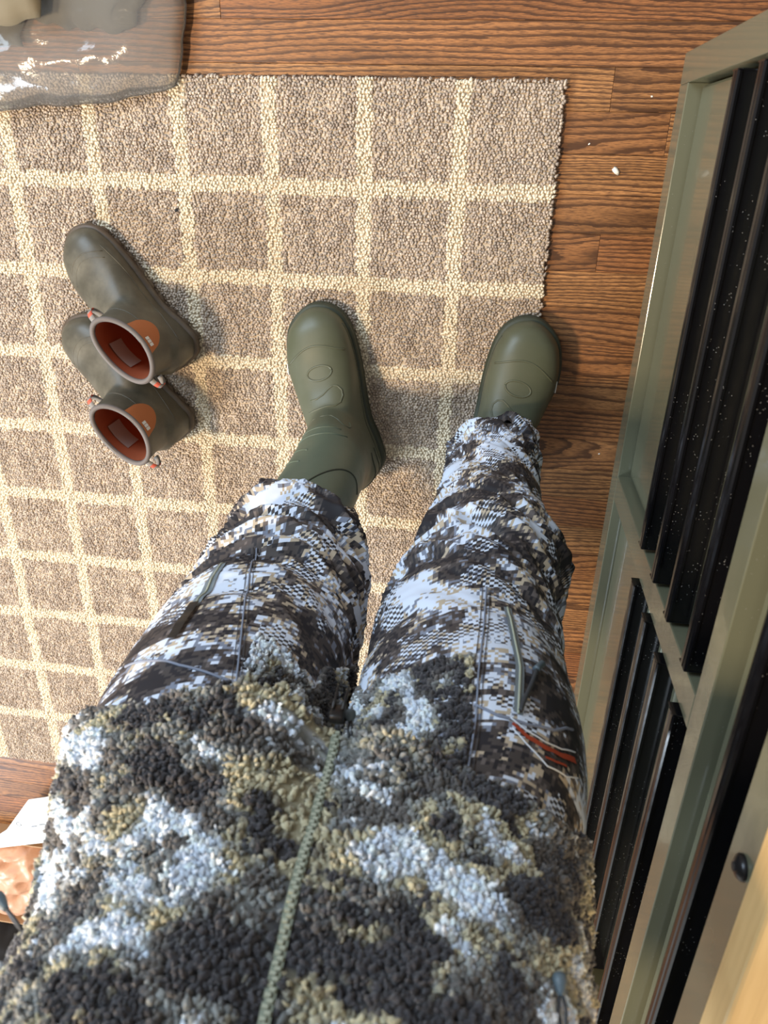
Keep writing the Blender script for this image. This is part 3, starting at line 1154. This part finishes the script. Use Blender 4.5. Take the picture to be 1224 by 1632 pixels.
# ------------------------------------------------------------------ jacket
JK = [(.80, -.055, -.632, .242, .142), (.84, -.054, -.634, .238, .143), (.88, -.050, -.642, .230, .138), (.93, -.043, -.652, .217, .135), (.99, -.036, -.662, .206, .134), (1.06, -.028, -.672, .200, .134), (1.15, -.026, -.680, .202, .135),
      (1.25, -.026, -.690, .212, .132), (1.35, -.026, -.700, .215, .120), (1.42, -.026, -.705, .170, .095), (1.46, -.026, -.706, .090, .075), (1.52, -.026, -.700, .062, .065)]


def hem_z(th):
    # th 0 = front, positive towards the workbench; the waist hem rides up over the right hip pocket
    t = (np.asarray(th) + math.pi) % (2 * math.pi) - math.pi
    return np.interp(t, [-math.pi, -1.57, -1.3, -1.0, -.75, -.5, -.25, -.10, .10, .30, .55, .85, 1.2, 1.57, 2.1, math.pi],
                     [.84, .802, .826, .850, .857, .860, .852, .846, .850, .868, .886, .890, .878, .850, .84, .84]) + .003 * np.sin(t * 9)


def jacket_surface(th, v):
    z0 = hem_z(th)
    z = z0 + v * (1.52 - z0)
    cx, cy, rx, ry = interp_rows(JK, z)
    e = 2 / 2.5
    s, c = np.sin(th), np.cos(th)
    # belly folds
    lat = fbm(th * 1.3 + 4, z * 11 + .9 * np.sin(th * 2), 0, 91, 2)
    d = .030 * (lat - .5) * (1 - smoothstep(1.05, 1.2, z) * .5)
    d = d + .012 * (1 - np.abs(2 * fbm(th * .9, z * 16 + th * 1.5, 3, 97, 2) - 1) - .6) * np.exp(-((z - .95) / .1) ** 2)
    x = cx + (rx + d) * np.sign(s) * np.abs(s) ** e
    y = cy + (ry + d) * np.sign(c) * np.abs(c) ** e
    # valley at the zip, deepest where the front hangs between the thighs
    front = (c > 0)
    y = y - np.where(front, (.030 * np.exp(-((z - .84) / .07) ** 2) + .007) * np.exp(-((x - ZIPX) / .030) ** 2), 0)
    return x, y, z


# where the blotches of the jacket front sit: (x, height)
BLOT = {
    'white': [(.084, .94), (.088, .971), (.082, 1.008), (.025, .97), (.040, .961), (-.12, .998), (-.086, .998), (-.10, .97), (-.09, .885), (-.162, 1.042), (-.07, 1.074), (-.13, 1.033), (-.042, 1.006), (-.208, .90), (-.123, .934)],
    'char': [(-.064, .942), (-.152, .910), (-.172, .955), (.010, 1.002), (.041, .997), (.129, .97), (.120, .998), (-.084, 1.038), (-.168, 1.008), (-.105, 1.079), (.054, .868), (.113, .893), (.047, 1.041), (.015, 1.031), (-.13, .875), (-.20, .86)],
    'khaki': [(-.086, .952), (-.041, .962), (.013, .946), (-.148, .983), (-.152, 1.023), (.065, 1.038), (-.002, .981), (.086, .912), (-.031, .986), (.133, .943), (.02, 1.059)],
    'grey': [(-.066, .886), (-.050, .91), (.008, .887), (.039, .901), (.066, .884), (-.068, 1.015), (.126, .917), (-.04, 1.054), (-.029, 1.025), (-.11, .905)],
}


def blot(x, z, key):
    r = 0
    for i, (bx, bz) in enumerate(BLOT[key]):
        w, h = .017 + .007 * ((i * 7) % 3), .012 + .005 * ((i * 5) % 3)
        if key == 'grey': w, h = w * 1.3, h * 1.2
        r = r + np.exp(-((x - bx) / w) ** 2 - ((z - bz) / h) ** 2)
    return np.clip(r, 0, 1.2)


def jk_color(x, y, z, th, seed=0):
    """camouflage of the fleece: white, charcoal, khaki, grey brown blotches (printed / knitted in)"""
    u = th * .21
    w1 = fbm(u * 20 + 1.3, z * 36 - u * 11, 0, 113 + seed, 4)
    w2 = fbm(u * 20 + 7.7 + w1, z * 33 + 3 + u * 6, 0, 131 + seed, 3)
    w3 = fbm(u * 44, z * 60, 5, 151 + seed, 2)
    fine = RNG.normal(0, .028, len(u))
    white = np.array([.66, .74, .86]); char = np.array([.050, .047, .051]); khaki = np.array([.43, .385, .255]); gb = np.array([.115, .105, .097]); grey = np.array([.22, .225, .215])
    a = w1 + (w3 - .5) * .42 + fine
    b = w2 + (w3 - .5) * .36 + fine
    if seed == 0:
        fr = (np.cos(th) > -.2) * 1.0
        kw, kc, kk_, kg = [blot(x + (w3 - .5) * .03, z + (w2 - .5) * .03, q) * fr for q in ('white', 'char', 'khaki', 'grey')]
        a = .5 + (a - .5) * .85 + .15 * kw - .15 * kc - .10 * kk_ * (a > .5) - .11 * kg * (a > .5)
        b = .5 + (b - .5) * .85 + .13 * kk_ - .06 * kg
    def mixc(c, d, f): return c + (d - c) * f[:, None]
    c = np.tile(gb, (len(u), 1))
    c = mixc(c, grey, smoothstep(.44, .49, b))
    c = mixc(c, khaki, smoothstep(.53, .60, b))
    c = mixc(c, char, 1 - smoothstep(.35, .44, a))
    c = mixc(c, grey, smoothstep(.54, .58, a) * .6)
    c = mixc(c, white, smoothstep(.575, .635, a))
    return np.minimum(c * (.82 + .62 * RNG.random(len(u)))[:, None], .92)


nu, nv = 160, 150
th = np.linspace(-math.pi, math.pi, nu, endpoint=False)
vv = np.linspace(0, 1, nv)
TH, VV_ = np.meshgrid(th, vv)
x, y, z = jacket_surface(TH.ravel(), VV_.ravel())
Vj = np.stack([x, y, z], 1)
Cj = jk_color(x, y, z, TH.ravel()) * .6  # darkened under the curls: shade in the gaps put into the colour
# turned-in hem
hemr = Vj[:nu].copy(); cc = hemr[:, :2].mean(0); hemr[:, :2] = cc + (hemr[:, :2] - cc) * .95; hemr[:, 2] += .012
o = len(Vj)
i = np.arange(nu); j = (i + 1) % nu
Fj = np.concatenate([grid_faces(nu, nv), np.stack([i, o + i, o + j, j], 1)])
Vj2 = np.concatenate([Vj, hemr]); Cj2 = np.concatenate([Cj, Cj[:nu]])
jacket = mesh_obj('jacket', Vj2 - PL, Fj, MAT['fleece'], person, True, Cj2)
jacket['label'] = 'fluffy sherpa fleece jacket in white, charcoal and khaki camo'
jbv = BVHTree.FromPolygons([Vector(v) for v in Vj], grid_faces(nu, nv).tolist())

TUFT = dome_template(6, 3)


def tufts(P, N, C, r=.0036):
    n = len(P)
    N = N + RNG.normal(0, .38, N.shape); N /= np.linalg.norm(N, axis=1, keepdims=True)
    clump = fbm(P[:, 0] * 90, P[:, 1] * 90, P[:, 2] * 90, 171, 2)
    rad = r * (.62 + .85 * RNG.random(n) ** 1.5)
    h = r * (.75 + 1.2 * clump + .5 * RNG.random(n))
    Pn = P + N * ((clump - .5) * .006)[:, None]
    V, F, Cc = blobs(Pn, N, rad, h, C, TUFT, RNG.random(n) * 6.28, 1 + .45 * RNG.random(n) ** 2, .20)
    return V, F, Cc


# curls over the jacket, dense where it is seen
def jacket_points(z_a, z_b, step, th_lim):
    pts = []
    L = 1.52
    for zrow in np.arange(z_a, z_b, step * .87):
        n = int(2 * th_lim * .21 / step)
        t = np.linspace(-th_lim, th_lim, n) + RNG.normal(0, .25 * step / .21, n) + (RNG.random() * step / .21)
        zr = zrow + RNG.normal(0, .25 * step, n)
        v = (zr - hem_z(t)) / (L - hem_z(t))
        ok = (v > -.004) & (v < 1)
        pts.append(np.stack([t[ok], v[ok]], 1))
    return np.concatenate(pts)


def jacket_normals(t, v):
    e = 1e-3
    a = np.stack(jacket_surface(t + e, v), 1) - np.stack(jacket_surface(t - e, v), 1)
    b = np.stack(jacket_surface(t, v + e), 1) - np.stack(jacket_surface(t, v - e), 1)
    n = np.cross(b, a)
    n /= np.linalg.norm(n, axis=1, keepdims=True) + 1e-9
    p = np.stack(jacket_surface(t, v), 1)
    cen = np.array([-.04, -.66, 0]); out = p - cen; out[:, 2] = 0
    s = np.sign((n * out).sum(1)); s[s == 0] = 1
    return p, n * s[:, None]


tv = jacket_points(.80, 1.22, .0039, 1.9)
p, nrm = jacket_normals(tv[:, 0], tv[:, 1])
zip_gap = (np.abs(p[:, 0] - ZIPX) < .0046) & (np.cos(tv[:, 0]) > 0)
kk = ~zip_gap
C = jk_color(p[:, 0], p[:, 1], p[:, 2], tv[:, 0])
V, F, Cc = tufts(p[kk], nrm[kk], C[kk], .0027)
o = mesh_obj('fleece_curls', V - PL, F, MAT['fleece'], jacket, True, Cc); o['kind'] = 'stuff'
tv2 = np.concatenate([jacket_points(1.22, 1.50, .0085, 3.1), jacket_points(.80, 1.22, .0085, 3.14)])
tv2 = tv2[(np.abs(tv2[:, 0]) > 1.88) | (tv2[:, 1] > .555)]
p2, n2 = jacket_normals(tv2[:, 0], tv2[:, 1])
C2 = jk_color(p2[:, 0], p2[:, 1], p2[:, 2], tv2[:, 0])
V, F, Cc = tufts(p2, n2, C2, .0052)
o = mesh_obj('fleece_curls', V - PL, F, MAT['fleece'], jacket, True, Cc); o['kind'] = 'stuff'


# fleece panels on the thighs of the trousers
def thigh_fleece(tab, seed, side):
    step = .0037
    zz, tt = [], []
    for zr in np.arange(.58, .905, step * .87):
        n = int(math.pi * 2 * .13 / step)
        t = np.linspace(-math.pi, math.pi, n, endpoint=False) + RNG.normal(0, .012, n) + RNG.random() * .04
        tt.append(t); zz.append(zr + RNG.normal(0, .0012, n))
    t = np.concatenate(tt); zr = np.concatenate(zz)
    x, y = leg_surface(tab, t, zr, seed)
    cx = np.array(interp_rows(tab, zr)[0])
    if side == 'L':
        edge = -.132 + .10 * (zr - .76)
        top = .734 + .006 * np.sin(x * 60) + np.clip((x + .085), 0, .05) * .35
        panel = (np.cos(t) > .05) & (x > edge) & (zr > top)
        strip = (np.sin(t) > .80) & (np.cos(t) < .55) & (np.cos(t) > -.25) & (zr > .60 + .15 * (np.cos(t) + .2))
    else:
        edge = .078
        top = .756 + .004 * np.sin(x * 70)
        panel = (np.cos(t) > .05) & (x < edge) & (zr > top)
        strip = (np.sin(t) < -.80) & (np.cos(t) < .45) & (np.cos(t) > -.3) & (zr > .62 + .15 * (np.cos(t) + .3))
    m = panel | strip
    P = np.stack([x, y, zr], 1)[m]
    N = np.stack([np.sin(t), np.cos(t), np.full(len(t), .15)], 1)[m]; N /= np.linalg.norm(N, axis=1, keepdims=True)
    C = jk_color(P[:, 0], P[:, 1], P[:, 2], t[m], 300 + seed)
    V, F, Cc = tufts(P, N, C, .0027)
    o = mesh_obj('fleece_panel', V - PL, F, MAT['fleece'], trousers, True, Cc); o['kind'] = 'stuff'


thigh_fleece(LEG_L, 1, 'L')
thigh_fleece(LEG_R, 2, 'R')


# ---- trims on the cloth, laid on the real surface: points given as (x, z) on the front
def on_leg(side, x, z, lift=.001):
    h = legbv[side].ray_cast(Vector((x, 0.0, z)), Vector((0, -1, 0)))
    if h[0] is None: return None
    nn = h[1] if h[1].y > 0 else -h[1]
    return h[0] + nn * lift


def dens(pts, n=40):
    P = np.array(pts, float)
    d = np.r_[0, np.cumsum(np.linalg.norm(np.diff(P, axis=0), axis=1))]
    u = np.linspace(0, d[-1], n)
    return np.stack([np.interp(u, d, P[:, k]) for k in range(P.shape[1])], 1)


def leg_cord(side, pts, r, m, name, parent=None, lift=.001):
    q = [on_leg(side, a, b, lift) for a, b in dens(pts)]
    q = [v - Vector(PL) for v in q if v is not None]
    if len(q) > 2:
        V, F = tube(q, r, 6)
        return mesh_obj(name, V, F, m, parent or trousers)


def leg_ribbon(side, pts, w, m, name, parent=None, lift=.0015, n=40):
    """flat strip of width w along pts"""
    P = dens(pts, n)
    V = []
    T = np.gradient(P, axis=0); T /= np.linalg.norm(T, axis=1, keepdims=True) + 1e-9
    for (a, b), t in zip(P, T):
        for s in (-1, 0, 1):
            q = on_leg(side, a - t[1] * s * w / 2, b + t[0] * s * w / 2, lift)
            if q is None: q = Vector(PL) + (V[-1] if V else Vector((0, 0, .6)))
            V.append(q - Vector(PL))
    F = [tuple(q) for q in grid_faces(3, n, False).tolist()]
    return mesh_obj(name, V, F, m, parent or trousers)


TRIM = {
    'L': {'seam': [(-.181, .571), (-.172, .62), (-.160, .68), (-.146, .74), (-.135, .79), (-.122, .845)]},
    'R': {'seam': [(.086, .628), (.085, .70), (.082, .77), (.082, .82), (.078, .87)]},
}
leg_cord('L', TRIM['L']['seam'], .0010, MAT['camo'], 'piped_seam')
leg_cord('R', TRIM['R']['seam'], .0010, MAT['camo'], 'piped_seam')
for dxx in (-.004, .004):
    leg_cord('L', [(a + dxx, b) for a, b in TRIM['L']['seam']], .0004, MAT['seam'], 'stitch_line')
    leg_cord('R', [(a + dxx, b) for a, b in TRIM['R']['seam']], .0004, MAT['seam'], 'stitch_line')
# pocket zips
zl = [(-.206, .612), (-.206, .66), (-.208, .70)]
zp = leg_ribbon('L', zl, .010, MAT['zip_grey'], 'pocket_zip')
leg_ribbon('L', [(-.208, .695), (-.209, .72), (-.210, .752)], .010, MAT['black_metal'], 'zip_pull', zp, .004)
zr_ = [(.108, .655), (.113, .70), (.119, .75), (.117, .802)]
zq = leg_ribbon('R', zr_, .008, MAT['zip_grey'], 'pocket_zip')
leg_cord('R', zr_, .0012, MAT['zip_teeth'], 'zip_teeth', zq, .0018)
leg_cord('L', zl, .0012, MAT['zip_teeth'], 'zip_teeth', zp, .0018)
leg_cord('R', [(.134, .742), (.128, .765), (.121, .788), (.118, .800)], .0022, MAT['cord'], 'zip_pull', zq, .004)
leg_cord('R', [(.138, .732), (.135, .739), (.132, .746)], .0036, MAT['toggle'], 'zip_tab', zq, .005)
# pocket flap edges
leg_cord('L', [(-.118, .795), (-.150, .793), (-.190, .786), (-.225, .775), (-.255, .765)], .0014, MAT['camo'], 'pocket_edge')
leg_cord('L', [(-.118, .795), (-.116, .82), (-.114, .85)], .0016, MAT['camo'], 'pocket_edge')
leg_cord('R', [(.080, .806), (.10, .812), (.125, .808), (.150, .795), (.17, .770)], .0014, MAT['camo'], 'pocket_edge')
# rust embroidery on the flap, outlined in pale thread
em = leg_ribbon('R', [(.112, .815), (.124, .821), (.140, .820), (.156, .812), (.170, .800)], .0038, MAT['embroidery'], 'embroidery', None, .0022)
leg_ribbon('R', [(.140, .828), (.150, .824), (.160, .817)], .0016, MAT['embroidery'], 'embroidered_line', em, .0026)
leg_cord('R', [(.110, .810), (.124, .8155), (.140, .8145), (.156, .806), (.170, .793)], .0007, MAT['white_thread'], 'pale_outline', em, .002)
leg_cord('R', [(.112, .820), (.124, .8275), (.142, .834), (.160, .826), (.172, .812)], .0007, MAT['white_thread'], 'pale_outline', em, .002)

# ---- jacket zip
zz = np.arange(.852, 1.30, .0029)
tape, teeth = [], ([], [])
q = []
for z in zz:
    h = jbv.ray_cast(Vector((ZIPX, 0, z)), Vector((0, -1, 0)))
    if h[0]: q.append(h[0] + Vector((0, .0035, 0)))
TVs = []
for pz in q:
    for s in (-1, 1): TVs.append(pz + Vector((s * .0038, -.0012, 0)) - Vector(PL))
zt = mesh_obj('zip_tape', TVs, [tuple(f) for f in grid_faces(2, len(q), False).tolist()], MAT['zip_tape'], jacket)
parts = []
for k_, pz in enumerate(q):
    s = -1 if k_ % 2 else 1
    c = pz - Vector(PL) + Vector((s * .0010, 0, 0))
    bmv = [(c.x + a * .0018, c.y + b * .0013, c.z + d * .0011) for a in (-1, 1) for b in (-1, 1) for d in (-1, 1)]
    parts.append((bmv, [(0, 1, 3, 2), (4, 6, 7, 5), (0, 4, 5, 1), (2, 3, 7, 6), (0, 2, 6, 4), (1, 5, 7, 3)]))
V, F = join_parts(parts)
o = mesh_obj('zip_teeth', V, F, MAT['zip_teeth'], zt, False); o['kind'] = 'stuff'
b0 = q[0] - Vector(PL) + Vector((0, .016, -.010))
sl = bm_obj('zip_slider', box_bm(b0.x - .0060, b0.x + .0060, b0.y - .006, b0.y + .003, b0.z - .004, b0.z + .012, .002), MAT['black_metal'], jacket, True)
V, F = tube([(b0.x - .004, b0.y + .004, b0.z + .004), (b0.x - .0045, b0.y + .006, b0.z - .022), (b0.x + .0045, b0.y + .006, b0.z - .022), (b0.x + .004, b0.y + .004, b0.z + .004)], .0013, 6)
mesh_obj('pull_tab', V, F, MAT['black_metal'], sl)


def toggle(base, tip, name='cord_toggle'):
    """rubber tear drop on a doubled cord"""
    a, b = Vector(base), Vector(tip)
    d = (b - a)
    side = d.cross(Vector((0, 0, 1))).normalized() * .0016
    cord = None
    V, F = join_parts([tube([a + side * s, a + d * .3 + side * s * 1.5, a + d * .62 + side * s * .4], .0011, 6) for s in (-1, 1)])
    cord = mesh_obj('drawcord', [Vector(v) - Vector(PL) for v in V], F, MAT['cord'], jacket)
    pts = [a + d * t for t in (.55, .62, .72, .82, .92, .98, 1.0)]
    V, F = tube(pts, [.0018, .0026, .0038, .0048, .0046, .003, .0008], 10)
    mesh_obj(name, [Vector(v) - Vector(PL) for v in V], F, MAT['toggle'], cord)


def jpt(x, z, lift=.006):
    h = jbv.ray_cast(Vector((x, 0.2, z)), Vector((0, -1, 0)))
    return (h[0] + Vector((0, lift, 0))) if h[0] else None


pt = jpt(-.225, 1.005)
if pt: toggle(pt, pt + Vector((-.035, .004, -.022)))
pt = jpt(.145, 1.03)
if pt: toggle(pt, pt + Vector((-.002, .010, -.028)))
pt = q[0]
toggle(pt + Vector((.012, .002, .004)), pt + Vector((.008, .006, -.022)))

# ------------------------------------------------------------------ clear bag with folded clothing (far left)


def crumple(name, x0, x1, y0, y1, z0, h, m, seed, amp, parent=None, nx=40, ny=30, base_flat=True, loc=None, freq=9, edge=None):
    """closed pillow-like shell with creases"""
    u = np.linspace(-1, 1, nx); v = np.linspace(-1, 1, ny)
    U, W = np.meshgrid(u, v)
    e = (1 - np.abs(U) ** 4) * (1 - np.abs(W) ** 4)
    e = np.clip(e, 0, 1) ** .5
    X = (x0 + x1) / 2 + U * (x1 - x0) / 2 * (1 - .05 * np.abs(W) ** 3) + (fbm(W * 2.3 + seed, U * 2, 0, seed) - .5) * .03
    Y = (y0 + y1) / 2 + W * (y1 - y0) / 2 * (1 - .05 * np.abs(U) ** 3) + (fbm(U * 2.3 + seed, W * 2, 3, seed + 1) - .5) * .03
    if name == 'plastic_bag': Y = Y + .030 * U - .006
    cr = 1 - np.abs(2 * fbm(X * freq + 3, Y * freq * 1.4, 0, seed + 2, 3) - 1)
    T = z0 + .004 + e * (h * (.75 + .5 * fbm(X * 4, Y * 4, 1, seed + 5)) + amp * (cr - .6))
    T = np.maximum(T, z0 + .002)
    B = np.full_like(T, z0) + .001
    top = np.stack([X, Y, T], -1).reshape(-1, 3); bot = np.stack([X, Y, B], -1).reshape(-1, 3)
    g = grid_faces(nx, ny, False)
    V = np.concatenate([top, bot])
    F = np.concatenate([g, g[:, ::-1] + len(top)])
    # rim
    idx = list(range(nx)) + [nx * (j + 1) + nx - 1 for j in range(ny - 1)] + list(range(nx * ny - 2, nx * (ny - 1) - 1, -1)) + [nx * j for j in range(ny - 2, 0, -1)]
    idx = np.array(idx); nxt = np.roll(idx, -1)
    F = np.concatenate([F, np.stack([idx, idx + len(top), nxt + len(top), nxt], 1)])
    if loc is not None: V = V - np.array(loc)
    o = mesh_obj(name, V, F, m, parent)
    if loc is not None and parent is None: o.location = loc
    return o


bag = crumple('plastic_bag', -1.08, -.425, -.045, .32, .0145, .042, MAT['film'], 12, .018, None, 90, 60, loc=(-.72, .12, .0145), freq=7)
tag(bag, 'crinkled clear plastic bag lying over the rug edge', 'plastic bag')
g1 = crumple('folded_garment', -.665, -.495, .062, .27, .020, .022, MAT['khaki_dark'], 31, .02, None, 40, 30, loc=(-.58, .17, .02))
tag(g1, 'olive grey folded garment inside the clear plastic bag', 'garment')
g2 = crumple('folded_garment', -.98, -.69, .035, .22, .020, .022, MAT['khaki_dark'], 37, .02, None, 40, 30, loc=(-.83, .13, .02))
tag(g2, 'small olive grey folded garment at the crinkled end of the plastic bag', 'garment')
g3 = crumple('khaki_jacket', -.95, -.625, .060, .42, .082, .035, MAT['khaki'], 41, .03, None, 44, 34, loc=(-.80, .25, .082))
tag(g3, 'khaki cloth garment lying on top of the plastic bag', 'garment')

# ------------------------------------------------------------------ cardboard box, card and tissue behind the rug
cbx = empty('cardboard_box', (-1.13, -1.80, 0))
tag(cbx, 'low open cardboard box on the floor behind the rug', 'box')
cl = (-1.13, -1.80)
bm_obj('base', box_bm(-.20, .16, -.30, .035, 0, .004), MAT['cardboard'], cbx)
for nm, a in (('side_wall', (-.20, .16, .031, .035, .004, .055)), ('side_wall', (-.20, .16, -.30, -.296, .004, .055)), ('side_wall', (-.20, -.196, -.296, .031, .004, .055)), ('side_wall', (.156, .16, -.296, .031, .004, .055))):
    bm_obj(nm, box_bm(*a), MAT['cardboard'], cbx)
ts_ = crumple('tissue_paper', -1.30, -.99, -2.08, -1.78, .006, .055, MAT['tissue'], 51, .045, None, 60, 50, loc=(-1.15, -1.93, .006), freq=12)
tag(ts_, 'crumpled tan tissue paper in the cardboard box', 'paper')
card = empty('white_card', (-.99, -1.66, 0.0))
tag(card, 'folded white card with faint grey print leaning on the box', 'card')
# two leaves: one flat, one tilted up from the crease
cv = [(-.985, -1.59, .061), (-.78, -1.52, .061), (-.85, -1.660, .061), (-1.069, -1.711, .061), (-.86, -1.690, .072), (-1.17, -1.792, .072)]
cv = [(a + .99, b_ + 1.66, c_) for a, b_, c_ in cv]
cv += [(a, b_, c_ - .003) for a, b_, c_ in cv]
cf = [(0, 3, 2, 1), (3, 5, 4, 2), (6, 7, 8, 9), (9, 8, 10, 11), (0, 1, 7, 6), (1, 2, 8, 7), (2, 4, 10, 8), (4, 5, 11, 10), (5, 3, 9, 11), (3, 0, 6, 9)]
mesh_obj('leaf', cv, cf, MAT['card'], card, False)
fc = bpy.data.curves.new('printed_letter', 'FONT'); fc.body = 'G'; fc.size = .022; fc.extrude = .0002
tmp = link(bpy.data.objects.new('printed_letter', fc))
dg = bpy.context.evaluated_depsgraph_get(); dg.update()
lm_ = bpy.data.meshes.new_from_object(tmp.evaluated_get(dg)); bpy.data.objects.remove(tmp)
lm_.materials.clear(); lm_.materials.append(MAT['ink'])
lt = link(bpy.data.objects.new('printed_letter', lm_), card); lt.location = (-.045, -.030, .0615); lt.rotation_euler = (0, 0, math.radians(14))
for q_ in range(3):
    pr = bm_obj('printed_line', box_bm(-.02 + q_ * .024, -.002 + q_ * .024, -.0020, .0012, 0, .0006), MAT['ink'], card)
    pr.location = (.015, -.018 + q_ * .005, .0612); pr.rotation_euler = (0, 0, math.radians(14))
bb = crumple('black_cloth_bundle', -1.45, -1.12, -2.42, -2.12, .001, .12, MAT['black_cloth'], 61, .05, None, 40, 40, loc=(-1.28, -2.27, .001))
tag(bb, 'black cloth bundle on the floor beyond the cardboard box', 'cloth')


# ------------------------------------------------------------------ crumbs on the floor
def crumb(x, y, r, seed, label, z=0.0):
    bm = bmesh.new(); bmesh.ops.create_icosphere(bm, subdivisions=2, radius=r)
    rd = random.Random(seed)
    for v in bm.verts:
        v.co *= rd.uniform(.65, 1.2)
        v.co.z = max(0, v.co.z * .6 + r * .35)
        v.co.x *= 1.5
    o = bm_obj('crumb', bm, MAT['crumb'], None, True)
    o.location = (x, y, z); o.rotation_euler = (0, 0, rd.uniform(-1, 1))
    tag(o, label, 'crumb', 'crumbs on the floor')
    return o


crumb(.241, -.114, .0048, 1, 'white crumb, the largest on the oak floor')
crumb(.278, -.013, .0013, 5, 'tiny white crumb beside the workbench corner post')
crumb(.196, -.078, .0013, 6, 'tiny white crumb between the rug edge and the largest crumb')
crumb(.283, -.580, .0013, 7, 'tiny white crumb beside the workbench middle post')
fl = crumb(-.472, -.193, .0026, 9, 'small dark fleck of lint lying on the rug', .0125)
fl['category'] = 'lint'; del fl['group']; fl.name = 'lint_fleck'; fl.data.materials[0] = MAT['black_cloth']
